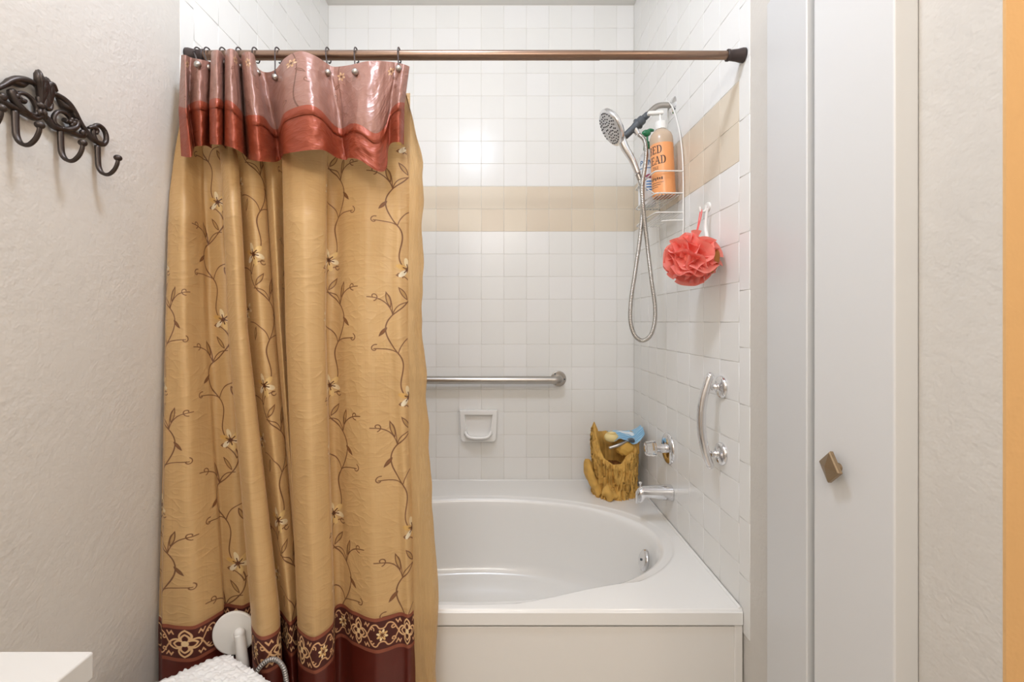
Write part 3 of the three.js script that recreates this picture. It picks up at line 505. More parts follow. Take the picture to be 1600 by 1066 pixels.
// ---------------------------------------------------------------- wire caddy
const CZ0 = -1.63, CZ1 = -1.87, CX = 0.548, SH1 = EYE + 0.452, SH2 = EYE + 0.384;
{
  const o = thing('shower_caddy', 'white wire shower caddy hanging from the shower arm', 'shower caddy');
  const r = 0.0028, xb = XR - 0.006, zc = -1.742;
  const topY = EYE + 0.812 + 0.0125;
  for (const s of [1, -1]) {
    const z = s > 0 ? CZ0 : CZ1;
    mesh('side_wire', tube([V(xb - 0.014, topY, zc + s * 0.003), V(xb - 0.006, topY - 0.02, zc + s * 0.018), V(xb, EYE + 0.70, zc + s * 0.07), V(xb, EYE + 0.60, zc + s * 0.102), V(xb, EYE + 0.50, z), V(xb, EYE + 0.40, z), V(xb, EYE + 0.33, z), V(xb, EYE + 0.26, z - s * 0.012)], r, 60, 8), M.wire, o);
  }
  mesh('hanger_loop', tube([V(xb - 0.014, topY, zc + 0.003), V(xb - 0.0145, topY + 0.004, zc), V(xb - 0.014, topY, zc - 0.003)], r, 10, 8), M.wire, o);
  const rail = (y, x, name) => mesh(name, tube([V(xb, y, CZ0), V(x + 0.012, y, CZ0), V(x + 0.003, y, CZ0 - 0.004), V(x, y, CZ0 - 0.014), V(x, y, CZ1 + 0.014), V(x + 0.003, y, CZ1 + 0.004), V(x + 0.012, y, CZ1), V(xb, y, CZ1)], r * 0.95, 90, 8), M.wire, o);
  rail(SH1 + 0.078, CX, 'guard_rail'); rail(SH1, CX, 'shelf_rail'); rail(SH2, CX + 0.003, 'lower_shelf_rail');
  const bars = (y, n, name) => { for (let k = 1; k < n; k++) { const x = CX + (xb - CX) * k / n; mesh(name, tube([V(x, y - 0.004, CZ0 - 0.001), V(x, y - 0.004, (CZ0 + CZ1) / 2), V(x, y - 0.004, CZ1 + 0.001)], 0.0018, 4, 6), M.wire, o); } };
  bars(SH1, 8, 'shelf_bar'); bars(SH2, 9, 'lower_shelf_bar');
  mesh('bottom_bar', tube([V(xb, EYE + 0.356, CZ0), V(xb - 0.04, EYE + 0.356, CZ0), V(0.569, EYE + 0.353, CZ0)], r * 0.95, 10, 8), M.wire, o);
  mesh('cross_wire', tube([V(CX, SH1 + 0.002, CZ0 - 0.01), V(CX, SH1 + 0.04, -1.72), V(CX, SH1 + 0.078, -1.80)], r * 0.7, 8, 6), M.wire, o);
}
// ---------------------------------------------------------------- bottles
function labelTex(w, h, draw) { return canvasTex(w, h, draw); }
{
  // orange bottle: lathe with the writing turned toward the room
  const o = thing('shampoo_bottle', 'orange shampoo bottle with white pump cap on the wire caddy', 'bottle', [0.6, SH1 - 0.001, -1.688]);
  const tex = labelTex(1024, 512, (c, w, h) => {
    c.fillStyle = '#f0a468'; c.fillRect(0, 0, w, h); c.fillStyle = '#3a1f18'; c.textAlign = 'center'; const x = w * 0.5;
    c.font = 'bold 108px serif'; c.fillText('BED', x, h * 0.20); c.fillText('HEAD', x, h * 0.40); c.font = 'bold 44px serif'; c.fillText('TIGI', x, h * 0.50);
    for (let k = 0; k < 7; k++) c.fillRect(x - 105 + k * 31, h * 0.645 + (k % 2) * 4, 20, 26 - (k % 3) * 4); c.font = '24px sans-serif'; for (let k = 0; k < 3; k++) { c.fillRect(x - 110, h * (0.74 + k * 0.04), 220 - k * 40, 5); } c.fillRect(x - 60, h * 0.93, 120, 6);
  });
  const R = 0.041, body = lathe([[R * 0.93, 0.002], [R, 0.008], [R, 0.178]], 64);
  { const uv = body.attributes.uv, p = body.attributes.position; for (let i = 0; i < uv.count; i++) uv.setXY(i, uv.getX(i), (p.getY(i) - 0.0) / 0.178); }
  const g = mesh('body', body, phy({ map: tex, roughness: 0.3, clearcoat: 0.3 }), o); g.rotation.y = -1.0 - Math.PI;
  mesh('base', lathe([[0, 0.004], [R * 0.8, 0.001], [R * 0.93, 0.002]], 48), std({ color: 0xd98b55, roughness: 0.4 }), o);
  mesh('shoulder', lathe([[R, 0.178], [R, 0.192], [R * 0.97, 0.204], [R * 0.86, 0.216], [R * 0.62, 0.226], [R * 0.46, 0.230], [R * 0.46, 0.238]], 48), phy({ color: 0xe8cfb4, roughness: 0.25, transmission: 0.3, thickness: 0 }), o);
  const cap = mesh('pump', merge([lathe([[0, 0.262], [0.010, 0.262], [0.019, 0.258], [0.020, 0.234], [0.0195, 0.230], [0, 0.230]], 32), aim(new THREE.CylinderGeometry(0.0045, 0.0045, 0.03, 14), V(0, 1, 0), V(0, 0.274, 0)), box(-0.045, 0.012, 0.284, 0.296, -0.009, 0.009, 0.004)]), M.plastic, o); cap.userData.label = 'white pump cap';
  o.rotation.set(0.0, 0.0, 0.05); o.scale.y = 1.07;
}
{
  const o = thing('lotion_bottle', 'white bottle with green pump behind the orange bottle on the wire caddy', 'bottle', [0.583, SH1 - 0.001, -1.828]);
  const tex = labelTex(512, 512, (c, w, h) => {
    c.fillStyle = '#f3f4f6'; c.fillRect(0, 0, w, h); c.textAlign = 'center'; const x = w * 0.5;
    c.fillStyle = '#4a6f96'; c.font = 'bold 66px sans-serif'; c.fillText('PAN', x, h * 0.28); c.fillStyle = '#7a96b4'; c.fillRect(x - 70, h * 0.32, 140, 10);
    c.fillStyle = '#9c2f52'; c.beginPath(); c.ellipse(x + 40, h * 0.48, 44, 20, 0, 0, 7); c.fill(); c.fillStyle = '#3f7fc0'; for (let k = 0; k < 4; k++) c.fillRect(x + 5, h * (0.56 + k * 0.05), 80 - k * 8, 12);
  });
  const pr = [[0.030, 0.002], [0.034, 0.01], [0.035, 0.08], [0.033, 0.15], [0.027, 0.178], [0.013, 0.19], [0.012, 0.2]];
  const body = lathe(pr, 48); { const uv = body.attributes.uv, p = body.attributes.position; for (let i = 0; i < uv.count; i++) uv.setXY(i, uv.getX(i) * 1, p.getY(i) / 0.19); }
  body.scale(1, 1, 0.8); mesh('body', merge([body]), phy({ map: tex, roughness: 0.3 }), o).rotation.y = -0.5 - Math.PI; o.scale.y = 1.16;
  mesh('base', lathe([[0, 0.003], [0.030, 0.002]], 32), M.plastic, o);
  mesh('pump', merge([lathe([[0, 0.222], [0.012, 0.221], [0.015, 0.214], [0.015, 0.196], [0, 0.196]], 28), aim(new THREE.CylinderGeometry(0.004, 0.004, 0.03, 12), V(0, 1, 0), V(0, 0.234, 0)), ball(0.014, V(-0.004, 0.252, 0), 1.3, 0.85, 1), taperTube([V(-0.012, 0.25, 0), V(0.012, 0.262, 0), V(0.026, 0.262, 0)], [0.009, 0.007, 0.004], 12, 10)]), phy({ color: 0x1f7a4c, roughness: 0.25, clearcoat: 0.5 }), o);
}
// ---------------------------------------------------------------- bath pouf and brush on a wall hook
{
  const o = thing('wall_hook', 'small white adhesive hook on the right tiled wall', 'hook'); const p = onR(1106, 324, 0);
  mesh('plate', aim(lathe([[0, 0.006], [0.012, 0.006], [0.015, 0.003], [0.015, 0]], 24).scale(1, 1, 1.45), V(-1, 0, 0), p), M.plastic, o);
  mesh('prong', taperTube([p.clone().add(V(-0.004, 0.004, 0)), p.clone().add(V(-0.010, -0.012, 0)), p.clone().add(V(-0.022, -0.012, 0)), p.clone().add(V(-0.026, 0.002, 0))], [0.0045, 0.004, 0.0038, 0.003], 20, 10), M.plastic, o);
  // brush
  const b = thing('back_brush', 'white long-handled bath brush hanging behind the coral pouf', 'brush');
  const w = (px, py, off) => onR(px, py, off);
  mesh('handle', taperTube([w(1105.5, 326, 0.016), w(1103.5, 338, 0.018), w(1102.5, 356, 0.02), w(1105, 372, 0.022), w(1112, 385, 0.026), w(1116, 396, 0.03)], [0.0035, 0.0042, 0.005, 0.006, 0.008, 0.009], 40, 12), M.plastic, b);
  mesh('head', aim(ball(1, V(0, 0, 0), 0.018, 0.038, 0.012, 24, 18), V(0.1, 1, 0.25), w(1114, 410, 0.024)), M.plastic, b);
  mesh('bristles', aim(ball(1, V(0, 0, 0), 0.014, 0.034, 0.010, 20, 12), V(0.1, 1, 0.25), w(1116, 408, 0.034)), std({ color: 0xa9753c, roughness: 0.9 }), b);
  // pouf
  const f = thing('bath_pouf', 'coral mesh bath pouf hanging on the right tiled wall', 'bath pouf'), C = V(0.565, EYE + (VY - 405) / FOCAL * 1.37, -1.365), hookP = p.clone().add(V(-0.02, -0.010, 0));
  const parts = [];
  for (let k = 0; k < 64; k++) {
    const y = 1 - 2 * (k + 0.5) / 64, a = k * 2.39996, s = Math.sqrt(1 - y * y), n = V(s * Math.cos(a), y, s * Math.sin(a));
    const t = V(rr(-1, 1), rr(-1, 1), rr(-1, 1)).cross(n).normalize(), bn = n.clone().cross(t), R = rr(0.064, 0.086), wdt = rr(0.036, 0.056), ph = rnd() * 9, curl = rr(-0.026, 0.026), fr = rr(3, 6);
    parts.push(sheet(18, 7, (u, v) => { const q = (u - 0.5) * 2, r = R * (0.25 + 0.75 * v) * (1 - 0.30 * q * q), wv = v * v; return C.clone().addScaledVector(n, r).addScaledVector(t, q * wdt * (0.25 + 0.9 * v)).addScaledVector(bn, Math.sin(q * fr + ph) * 0.0085 * wv + curl * wv); }));
  }
  mesh('mesh_ruffles', merge(parts), phy({ color: 0xff9c8e, roughness: 0.8, transmission: 0.45, thickness: 0, side: THREE.DoubleSide }), f);
  mesh('core', ball(0.042, C), std({ color: 0xff9484, roughness: 0.9 }), f);
  const cord = std({ color: 0xee6a66, roughness: 0.8 });
  mesh('cord', merge([tube([C.clone().add(V(0.0, 0.02, 0)), C.clone().lerp(hookP, 0.6).add(V(0.0, 0, 0.004)), hookP.clone().add(V(0, 0, 0.003)), hookP.clone().add(V(0, 0.003, -0.003)), C.clone().lerp(hookP, 0.6).add(V(0, 0, -0.003)), C.clone().add(V(0, 0.02, -0.004))], 0.0017, 60, 8)]), cord, f);
}
// ---------------------------------------------------------------- curved assist handle
{
  const o = thing('assist_handle', 'short curved chrome grab handle on the right tiled wall', 'grab handle');
  const f1 = onR(1129, 605), f2 = onR(1128, 709), z = (f1.z + f2.z) / 2; f1.z = f2.z = z;
  const fp = [[0, 0.030], [0.010, 0.030], [0.0105, 0.018], [0.013, 0.013], [0.026, 0.011], [0.031, 0.008], [0.033, 0.003], [0.033, 0]];
  for (const p of [f1, f2]) mesh('flange', aim(lathe(fp, 40), V(-1, 0, 0), V(XR, p.y, z)), M.chrome, o);
  const X = (off) => XR - off, yc = (f1.y + f2.y) / 2, pts = [];
  for (let k = 0; k <= 10; k++) { const t = k / 10 * 2 - 1; pts.push(V(X(0.037 + 0.026 * (1 - t * t)), yc + t * 0.131, z + 0.004)); }
  mesh('bar', taperTube(pts, [0.0105, 0.012, 0.0125, 0.0128, 0.0125, 0.012, 0.0105], 60, 20), M.chrome, o);
  for (const k of [0, 10]) mesh('bar_tip', ball(0.0108, pts[k]), M.chrome, o);
}
// ---------------------------------------------------------------- mixer valve, spout
{
  const o = thing('mixer_valve', 'chrome round shower valve with clear faceted knob', 'faucet'), p = onR(1044.5, 701);
  mesh('escutcheon', aim(lathe([[0, 0.014], [0.018, 0.014], [0.040, 0.013], [0.052, 0.010], [0.059, 0.005], [0.060, 0]], 48), V(-1, 0, 0), p), M.chrome, o);
  mesh('stem', aim(lathe([[0.017, 0], [0.017, 0.02], [0.014, 0.022], [0.014, 0.042], [0.011, 0.044], [0, 0.044]], 28), V(-1, 0, 0), p.clone().add(V(-0.012, 0, 0))), M.chrome, o);
  const kn = new THREE.CylinderGeometry(0.026, 0.031, 0.034, 10, 3); kn.translate(0, 0.017, 0);
  { const q = kn.attributes.position; for (let i = 0; i < q.count; i++) { const a = Math.atan2(q.getZ(i), q.getX(i)), s = 1 + 0.06 * Math.cos(a * 5); q.setX(i, q.getX(i) * s); q.setZ(i, q.getZ(i) * s); } }
  const kf = kn.toNonIndexed(); kf.computeVertexNormals();
  const k1 = mesh('knob', aim(kf, V(-1, 0, 0), p.clone().add(V(-0.054, 0, 0))), phy({ color: 0xffffff, roughness: 0.03, transmission: 0.9, thickness: 0.03, ior: 1.49 }), o); k1.userData.label = 'clear faceted acrylic knob';
  mesh('knob_cap', aim(lathe([[0, 0.004], [0.012, 0.003], [0.014, 0]], 24), V(-1, 0, 0), p.clone().add(V(-0.0885, 0, 0))), M.chrome, k1);
}
{
  const o = thing('tub_spout', 'chrome tub spout with lift diverter over the tub edge', 'faucet'), p = onR(1049, 770), pos = [], idx = [], uv = [], seg = 30, sd = 24;
  for (let i = 0; i <= seg; i++) { const t = i / seg, L = 0.135 * t, w = 0.031 - 0.009 * t, topY = 0.031 - 0.007 * t - 0.016 * Math.max(0, (t - 0.8) / 0.2) ** 2, botY = -0.031 + 0.020 * t - (t > 0.74 ? 0.026 * Math.min(1, (t - 0.74) / 0.1) : 0);
    for (let j = 0; j <= sd; j++) { const a = j / sd * Math.PI * 2, c = Math.cos(a), s = Math.sin(a), wy = s > 0 ? topY : -botY; pos.push(p.x - 0.001 - L, p.y + wy * s + (t > 0.95 ? -0.004 : 0), p.z + w * c * (t > 0.92 ? 1 - (t - 0.92) * 5 : 1)); uv.push(t, j / sd); if (i < seg && j < sd) { const q = i * (sd + 1) + j; idx.push(q, q + 1, q + sd + 1, q + 1, q + sd + 2, q + sd + 1); } } }
  const at = pos.length / 3; pos.push(p.x - 0.137, p.y - 0.014, p.z); uv.push(0, 0); for (let j = 0; j < sd; j++) { const q = seg * (sd + 1) + j; idx.push(q, q + 1, at); }
  const g = new THREE.BufferGeometry(); g.setAttribute('position', new THREE.Float32BufferAttribute(pos, 3)); g.setAttribute('uv', new THREE.Float32BufferAttribute(uv, 2)); g.setIndex(idx); g.computeVertexNormals();
  mesh('spout_body', g, std({ color: 0xe6e6e8, roughness: 0.12, metalness: 1, side: THREE.DoubleSide }), o);
  mesh('diverter_knob', lathe([[0, 0.046], [0.006, 0.045], [0.007, 0.041], [0.003, 0.036], [0.003, 0.012]], 18).translate(p.x - 0.118, p.y - 0.004, p.z), M.chrome, o);
}
// ---------------------------------------------------------------- driftwood vessel and what is in it
{
  const C = V(0.513, RIM, -2.085), o = thing('driftwood_pot', 'weathered driftwood pot standing in the corner of the tub deck', 'pot', [C.x, C.y, C.z]);
  const NA = 220, NV = 120, H0 = 0.2;
  const topH = (a) => { // a = 0 toward +x, pi/2 toward the room
    const d = a * 180 / Math.PI; return linAt([0, 30, 55, 80, 105, 130, 150, 165, 180, 195, 215, 250, 290, 330, 360], [0.270, 0.255, 0.195, 0.152, 0.150, 0.175, 0.225, 0.290, 0.318, 0.285, 0.262, 0.255, 0.26, 0.270, 0.270], (d + 360) % 360); };
  const rad = (a, y) => 0.098 * (1 + 0.05 * Math.sin(a * 3 + 1)) * (0.88 + 0.45 * y) + 0.012 * Math.max(0, 0.05 - y) * 12;
  const bark = (a, y) => { const x = Math.cos(a) * 5, z = Math.sin(a) * 5; const w = 0.5 * nz(a * 2, y * 10, 4); const ridge = 1 - Math.abs(nz(x * 2.0 + w, y * 5.5, z * 2.0)) * 2.6, pits = Math.min(1, Math.max(0, (nz(x * 3.6, y * 30, z * 3.6 + 8) - 0.2) / 0.1)); return 0.012 * ridge - 0.013 * pits + 0.004 * nz(x * 6, y * 50, z * 6); };
  const tint = (a, y) => { const x = Math.cos(a) * 5, z = Math.sin(a) * 5, g = 0.92 + 0.22 * nz(x * 1.3 + 20, y * 40, z * 1.3) + 0.14 * nz(x * 4 + 9, y * 5, z * 4 + 3); const k = g; return [0.68 * k, 0.39 * k, 0.09 * k]; };
  const pos = [], idx = [], col = [], uv = [];
  for (let j = 0; j <= NV; j++) for (let i = 0; i <= NA; i++) {
    const a = i / NA * Math.PI * 2, th = topH(a); let r, y;
    if (j <= 94) { y = th * j / 94; const edge = Math.min(1, (94 - j) / 8); r = rad(a, y) + bark(a, y) * edge - (1 - edge) * 0.006; if (Math.sin(a) < -0.3) r = Math.min(r, 0.118); }
    else { const t = (j - 94) / (NV - 94); y = th - t * (th - 0.05); r = rad(a, y) - 0.015 - 0.012 * Math.min(1, t * 4) + 0.005 * nz(Math.cos(a) * 6, y * 12, Math.sin(a) * 6); if (j === 95) { y = th + 0.001; r = rad(a, th) - 0.010; } }
    pos.push(Math.cos(a) * r, y, Math.sin(a) * r); col.push(...tint(a, y)); uv.push(i / NA, j / NV);
    if (i < NA && j < NV) { const q = j * (NA + 1) + i; idx.push(q, q + NA + 1, q + 1, q + 1, q + NA + 1, q + NA + 2); }
  }
  const g = new THREE.BufferGeometry(); g.setAttribute('position', new THREE.Float32BufferAttribute(pos, 3)); g.setAttribute('color', new THREE.Float32BufferAttribute(col, 3)); g.setAttribute('uv', new THREE.Float32BufferAttribute(uv, 2)); g.setIndex(idx); g.computeVertexNormals();
  M.drift = std({ vertexColors: true, roughness: 0.75, side: THREE.DoubleSide });
  mesh('shell', g, M.drift, o);
  const knot = (pts, radii, name) => { const k = taperTube(pts, radii, 44, 22, 0.55), q = k.attributes.position, n = k.attributes.normal, c = []; for (let i = 0; i < q.count; i++) { const x = q.getX(i) * 40, y = q.getY(i) * 22, z = q.getZ(i) * 40, b = nz(x, y * 0.5, z), s = b * 0.018; q.setXYZ(i, q.getX(i) + n.getX(i) * s, Math.max(0.001, q.getY(i) + n.getY(i) * s), q.getZ(i) + n.getZ(i) * s); const kk = 0.92 + 0.22 * nz(x * 0.7 + 9, y * 2, z * 0.7 + 5); c.push(0.68 * kk, 0.39 * kk, 0.09 * kk); } k.setAttribute('color', new THREE.Float32BufferAttribute(c, 3)); k.computeVertexNormals(); mesh(name, k, M.drift, o); };
  knot([V(-0.118, 0.15, 0.02), V(-0.11, 0.10, 0.025), V(-0.095, 0.05, 0.03), V(-0.07, 0.012, 0.04)], [0.012, 0.034, 0.042, 0.03], 'side_knot');
  knot([V(-0.05, 0.07, 0.085), V(-0.045, 0.04, 0.092), V(-0.03, 0.006, 0.095)], [0.012, 0.03, 0.028], 'foot_knot');
  mesh('filling', (() => { const s = sheet(24, 24, (u, v) => { const a = u * Math.PI * 2, r = v * 0.078; return V(Math.cos(a) * r, 0.125 + 0.012 * nz(Math.cos(a) * r * 60, Math.sin(a) * r * 60, 3), Math.sin(a) * r); }); return s; })(), std({ color: 0x8a5a2a, roughness: 0.9, side: THREE.DoubleSide }), o);
  const s1 = thing('soap_ball', 'pale yellow round soap in the driftwood pot', 'soap', [C.x - 0.022, C.y + 0.262, C.z + 0.05]);
  mesh('soap_body', ball(0.031, V(0, 0, 0), 1, 0.72, 0.9, 28, 20), phy({ color: 0xecd596, roughness: 0.4 }), s1);
  mesh('stamp_ring', aim(new THREE.TorusGeometry(0.018, 0.0016, 8, 30).rotateX(Math.PI / 2), V(0, 1, 0), V(0, 0.0195, 0)), phy({ color: 0xe6cb84, roughness: 0.4 }), s1);
  const s2 = thing('wash_sponge', 'rough orange natural sponge in the middle of the driftwood pot', 'sponge', [C.x + 0.038, C.y + 0.215, C.z + 0.052]);
  { const k = new THREE.IcosahedronGeometry(0.036, 6), q = k.attributes.position, c = []; for (let i = 0; i < q.count; i++) { const x = q.getX(i) * 90, y = q.getY(i) * 90, z = q.getZ(i) * 90, n = nz(x, y, z), s = 1 + 0.16 * n; q.setXYZ(i, q.getX(i) * s * 1.1, q.getY(i) * s * 0.95, q.getZ(i) * s * 0.8); const kk = 0.95 + 0.15 * nz(x * 0.4 + 7, y * 0.4, z * 0.4); c.push(0.7 * kk, 0.40 * kk, 0.08 * kk); } k.setAttribute('color', new THREE.Float32BufferAttribute(c, 3)); const kk = mergeVertices(k); kk.computeVertexNormals(); mesh('sponge_body', kk, M.drift, s2); }
  const s3 = thing('blue_cloth', 'light blue and white cloth lying over the driftwood pot rim', 'cloth', [C.x + 0.045, C.y + 0.272, C.z + 0.01]);
  const clothTex = canvasTex(256, 256, (c, w, h) => { c.fillStyle = '#9cc4de'; c.fillRect(0, 0, w, h); c.fillStyle = '#e9f0f4'; c.beginPath(); c.ellipse(w * 0.42, h * 0.42, w * 0.34, h * 0.26, 0.3, 0, 7); c.fill(); c.strokeStyle = '#6ea5cc'; c.lineWidth = 6; for (let k = 0; k < 5; k++) { c.beginPath(); c.moveTo(0, h * (0.7 + k * 0.07)); c.lineTo(w, h * (0.62 + k * 0.07)); c.stroke(); } });
  mesh('cloth_sheet', sheet(30, 24, (u, v) => { const x = (u - 0.45) * 0.155, z = (v - 0.4) * 0.11; return V(x * (1 - 0.15 * v), 0.012 * nz(u * 4, v * 4, 6) + 0.010 * Math.sin(u * 7) * v - Math.max(0, v - 0.6) * 0.055 + (u > 0.75 ? (u - 0.75) * 0.10 : 0), z); }), std({ map: clothTex, roughness: 0.85, side: THREE.DoubleSide }), s3);
  const s4 = thing('razor', 'dark slim razor handle lying under the yellow soap', 'razor', [C.x + 0.004, C.y + 0.232, C.z + 0.062]);
  mesh('grip', taperTube([V(-0.042, -0.012, 0.01), V(0, 0.002, 0.012), V(0.05, 0.022, 0.0)], [0.006, 0.0075, 0.005], 20, 10), M.brushed, s4);
  mesh('blade_head', box(0.045, 0.07, 0.014, 0.026, -0.02, 0.016, 0.003), M.darkGrey, s4);
}
// ---------------------------------------------------------------- ornate iron hook rack
{
  const o = thing('hook_rack', 'ornate dark cast-iron scroll hook rack on the left beige wall', 'hook rack'), ZC = -0.8385;
  const Q = (cx, cy, off) => onL(cx / 5.33, 90 + cy / 5.33, off);                  // tracing of the near-to-far half
  const mir = (p) => V(p.x, p.y, 2 * ZC - p.z);
  const both = (name, build) => { for (const m of [0, 1]) mesh(name, build(m ? mir : (p) => p), M.iron, o); };
  const curve = (list, radii, off = 0.008, flat = 0.8) => (f) => taperTube(list.map(([x, y, q]) => f(Q(x, y, q ?? off))), radii, 40, 10, flat);
  both('arch', curve([[372, 420], [370, 360], [395, 318], [450, 303], [510, 335], [570, 390], [620, 455], [660, 525], [715, 610]], [0.005, 0.0055, 0.0052, 0.0055, 0.007, 0.0075, 0.006, 0.005, 0.004], 0.009));
  both('arch_leaf', curve([[470, 325], [530, 400], [590, 440], [625, 500], [650, 550]], [0.003, 0.008, 0.008, 0.006, 0.003], 0.006));
  both('lower_scroll', curve([[372, 420], [410, 430], [425, 380], [405, 352]], [0.005, 0.005, 0.004, 0.002], 0.009));
  both('bottom_bar', curve([[360, 480], [400, 520], [440, 570], [500, 595], [560, 612], [630, 640], [690, 655], [725, 625]], [0.006, 0.0065, 0.0065, 0.007, 0.0075, 0.0065, 0.006, 0.004], 0.008));
  both('curl', curve([[500, 580], [455, 545], [448, 490], [485, 450], [535, 460], [580, 505], [570, 535], [535, 520]], [0.004, 0.0045, 0.0045, 0.0045, 0.0048, 0.004, 0.0055, 0.006], 0.010));
  both('leaf', curve([[510, 585], [570, 600], [630, 575], [640, 530], [610, 520]], [0.004, 0.007, 0.007, 0.006, 0.004], 0.012));
  both('link', curve([[650, 520], [700, 590], [745, 655], [800, 700], [850, 715]], [0.004, 0.0055, 0.0062, 0.0062, 0.005], 0.009));
  both('end_ring', (f) => { const c = [830, 645], pts = []; for (let k = 0; k < 22; k++) { const a = k / 22 * Math.PI * 2; pts.push(f(Q(c[0] + Math.cos(a) * 55 + Math.sin(a) * 6, c[1] + Math.sin(a) * 78 + Math.cos(a) * 18, 0.009))); } return tube(pts, 0.0048, 60, 10, true); });
  both('end_curl', curve([[735, 585], [775, 580], [805, 605], [800, 635]], [0.003, 0.006, 0.0055, 0.004], 0.011));
  both('rosette', (f) => { const p = f(Q(618, 545, 0.014)), l = [ball(0.0045, p)]; for (let k = 0; k < 6; k++) { const a = k / 6 * Math.PI * 2; l.push(ball(0.0042, p.clone().add(V(-0.002, Math.sin(a) * 0.006, Math.cos(a) * 0.006)))); } return merge(l); });
  both('bud', (f) => ball(0.0065, f(Q(690, 628, 0.012)), 0.8, 1, 1));
  // the central palmette
  const lobe = (x, y, bx, by, r, off = 0.012) => mesh('palmette_leaf', taperTube([Q(335, 400, 0.008), Q(335 + (x - 335) * 0.45 + bx, 400 + (y - 400) * 0.5 + by, off), Q(335 + (x - 335) * 0.85, 400 + (y - 400) * 0.86, off + 0.004), Q(x, y, off)], [0.005, r * 0.8, r, r * 0.85, 0.0015], 30, 12, 0.6), M.iron, o);
  lobe(318, 100, 0, 0, 0.0085); lobe(300, 104, -4, 0, 0.006); lobe(345, 130, 4, 0, 0.007); lobe(385, 210, 0, 0, 0.006);
  for (const m of [0, 1]) { const f = m ? mir : (p) => p; mesh('palmette_leaf', taperTube([f(Q(340, 400, 0.008)), f(Q(365, 310, 0.012)), f(Q(400, 245, 0.014)), f(Q(440, 225, 0.016)), f(Q(475, 280, 0.013))], [0.004, 0.006, 0.0065, 0.0055, 0.003], 30, 12, 0.7), M.iron, o); }
  for (const m of [0, 1]) { const f = m ? mir : (p) => p; mesh('palmette_leaf', taperTube([f(Q(338, 400, 0.008)), f(Q(352, 290, 0.012)), f(Q(372, 215, 0.015)), f(Q(390, 170, 0.013))], [0.004, 0.0065, 0.006, 0.003], 30, 12, 0.7), M.iron, o); }
  mesh('collar', taperTube([Q(305, 388, 0.010), Q(335, 398, 0.016), Q(370, 410, 0.010)], [0.004, 0.0055, 0.004], 14, 10), M.iron, o);
  for (const dx of [-30, 0, 30]) mesh('tail_leaf', taperTube([Q(337, 410, 0.010), Q(340 + dx * 0.7, 460, 0.012), Q(345 + dx, 505 + dx * 0.4, 0.009)], [0.004, 0.0068, 0.003], 18, 12, 0.7), M.iron, o);
  const hookPath = (p) => [p, p.clone().add(V(0.001, -0.030, 0)), p.clone().add(V(0.003, -0.045, 0)), p.clone().add(V(0.010, -0.056, 0)), p.clone().add(V(0.022, -0.059, 0)), p.clone().add(V(0.034, -0.050, 0)), p.clone().add(V(0.041, -0.036, 0)), p.clone().add(V(0.042, -0.027, 0))];
  const tops = [Q(125, 440, 0.008), Q(503, 600, 0.008), Q(812, 735, 0.008)]; tops.push(mir(tops[2]));
  for (const p of tops) { const h = mesh('hook', taperTube(hookPath(p), [0.0058, 0.0056, 0.0056, 0.0052, 0.0046, 0.0042, 0.004, 0.0038], 50, 14, 0.85), M.iron, o); mesh('ball_tip', ball(0.0074, p.clone().add(V(0.042, -0.025, 0)), 1, 0.85, 1), M.iron, h); }
}
// ---------------------------------------------------------------- vanity at the lower left
{
  const y = EYE - 0.360, x1 = -0.443, z0 = -0.505, z1 = 0.42;
  const t = thing('bathroom_counter', 'white counter corner in the lower left of the view', 'counter');
  mesh('slab', box(XL + 0.0005, x1, y - 0.03, y, z0, z1, 0.003), phy({ color: 0xd8d6d2, roughness: 0.3 }), t);
  mesh('backsplash', box(XL + 0.0005, XL + 0.018, y, y + 0.08, z0 + 0.35, z1, 0.003), phy({ color: 0xd8d6d2, roughness: 0.3 }), t);
  const c = thing('vanity_cabinet', 'white vanity cabinet under the counter at the left', 'cabinet');
  mesh('body', box(XL + 0.0005, x1 - 0.03, 0.0, y - 0.0305, z0 + 0.02, z1 - 0.01), M.trimWhite, c);
  for (const [a, b] of [[z0 + 0.03, -0.055], [-0.05, z1 - 0.02]]) { const dd = mesh('door', box(x1 - 0.03, x1 - 0.012, 0.1, y - 0.05, a, b, 0.002), M.trimWhite, c); mesh('knob', ball(0.011, V(x1 - 0.002, y - 0.14, a < -0.1 ? b - 0.03 : a + 0.03)), M.nickel, dd); }
}
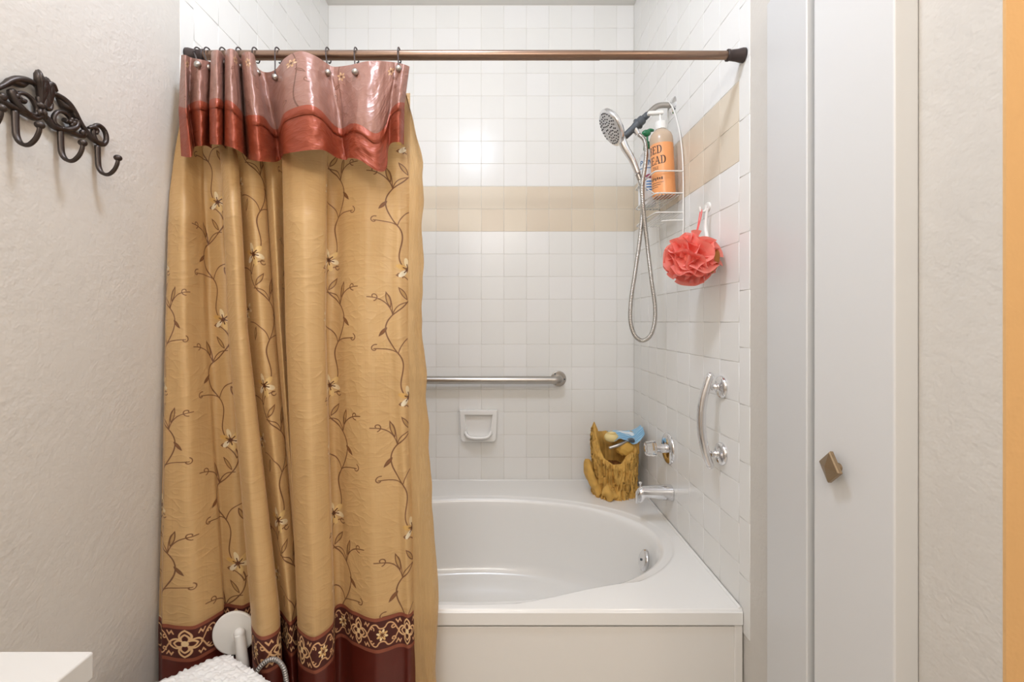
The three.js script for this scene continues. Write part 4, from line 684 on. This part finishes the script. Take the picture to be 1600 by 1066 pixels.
// ---------------------------------------------------------------- stool, towel, disc bracket and hose at the curtain foot
{
  const tip = V(-0.630, EYE - 0.762, -1.052), e1 = V(-0.092, -0.004, 0.074).normalize(), e2 = V(0.129, -0.004, 0.074).normalize();
  const TW = 0.21, at = (a, b) => tip.clone().addScaledVector(e1, a).addScaledVector(e2, b);
  const o = thing('stool', 'low white stool under the terry towel', 'stool');
  const shp = new THREE.Shape(); const q = [at(0.012, 0.012), at(TW - 0.012, 0.012), at(TW - 0.012, 0.27), at(0.012, 0.27)]; q.forEach((p, i) => i ? shp.lineTo(p.x, -p.z) : shp.moveTo(p.x, -p.z)); shp.closePath();
  const sg = new THREE.ExtrudeGeometry(shp, { depth: 0.022, bevelEnabled: false }); sg.rotateX(-Math.PI / 2); sg.translate(0, tip.y - 0.038, 0); mesh('seat', sg, M.trimWhite, o);
  for (const [a, b] of [[0.035, 0.035], [TW - 0.035, 0.035], [TW - 0.035, 0.24], [0.035, 0.24]]) { const p = at(a, b); mesh('leg', new THREE.CylinderGeometry(0.013, 0.011, tip.y - 0.038, 14).translate(p.x, (tip.y - 0.038) / 2, p.z), M.trimWhite, o); }
  const t = thing('terry_towel', 'white terry towel folded over the stool in front of the curtain', 'towel');
  const fuzz = (p, k) => p.add(V(0.0025 * nz(p.x * 190, p.z * 190, k), 0.005 * nz(p.x * 150, p.z * 150, k + 4) + 0.003 * nz(p.x * 60, p.z * 60, k), 0.0025 * nz(p.x * 190, p.z * 190, k + 9)));
  const sh = sheet(110, 130, (u, v) => {       // the rim of the towel falls over the seat edge
    const drop = (s) => Math.max(0, 0.10 - s) / 0.10; const U = u * 1.25 - 0.15, Vv = v * 1.25 - 0.15;
    let a = U * TW, b = Vv * 0.28, y = 0; if (a < 0) { y += a * 3.6; a = -0.008 + a * 0.08; } else if (a < 0.015) y -= (0.015 - a) ** 2 * 18; if (b < 0) { y += b * 3.0; b = -0.008 + b * 0.08; } else if (b < 0.015) y -= (0.015 - b) ** 2 * 18;
    const p = at(a, b); p.y += Math.max(y, -0.16) + 0.004; return fuzz(p, 2);
  });
  mesh('towel_cloth', sh, std({ color: 0xf1f0ee, roughness: 1, side: THREE.DoubleSide }), t);
  // round white disc on its arm
  const d = thing('disc_bracket', 'round white plastic disc with a flat arm rising behind the terry towel', 'bracket');
  const dc = W(366, 989, 1.122), dn = V(0.12, 0.10, 1).normalize();
  mesh('disc', aim(lathe([[0, 0.004], [0.046, 0.004], [0.0495, 0.002], [0.050, -0.002], [0.048, -0.006], [0, -0.006]], 56), dn, dc), M.plastic, d);
  const arm = [W(374, 990, 1.106), W(377, 1015, 1.102), W(380, 1045, 1.098), W(383, 1090, 1.095)];
  mesh('arm', taperTube(arm.concat([V(arm[3].x, 0.02, arm[3].z - 0.0)]), [0.012, 0.0135, 0.015, 0.016, 0.016], 40, 16, 0.9), M.plastic, d);
  mesh('pivot', merge([ball(0.0125, arm[0], 1, 1, 0.9), aim(new THREE.CylinderGeometry(0.010, 0.011, 0.02, 18), dn, dc.clone().addScaledVector(dn, 0.009).add(V(0.012, 0, 0)))]), M.plastic, d);
  mesh('foot', lathe([[0, 0.02], [0.05, 0.018], [0.06, 0.01], [0.062, 0]], 36).translate(arm[3].x, 0, arm[3].z), M.plastic, d);
  mesh('clip', box(dc.x - 0.02, dc.x + 0.02, dc.y - 0.062, dc.y - 0.044, dc.z - 0.012, dc.z - 0.003, 0.002), M.rubber, d);
  const h = thing('braided_hose', 'grey braided hose arching in front of the dark red hem', 'hose');
  const hp = [V(-0.555, 0.02, -0.98), V(-0.565, 0.25, -1.01), W(395, 1066, 1.03), W(403, 1047, 1.035), W(417, 1033, 1.04), W(431, 1031, 1.04), W(442, 1042, 1.035), W(447, 1062, 1.03), W(448, 1090, 1.02), V(-0.46, 0.2, -1.0), V(-0.45, 0.012, -0.98)];
  const hm = mesh('hose_tube', tube(hp, 0.0052, 160, 12), std({ color: 0xa8a4a0, roughness: 0.4, metalness: 0.6, bumpMap: ribs, bumpScale: 0.001 }), h);
  { const uv = hm.geometry.attributes.uv; for (let i = 0; i < uv.count; i++) uv.setXY(i, uv.getX(i) * 50, uv.getY(i)); }
}
renderer.render(scene, camera);
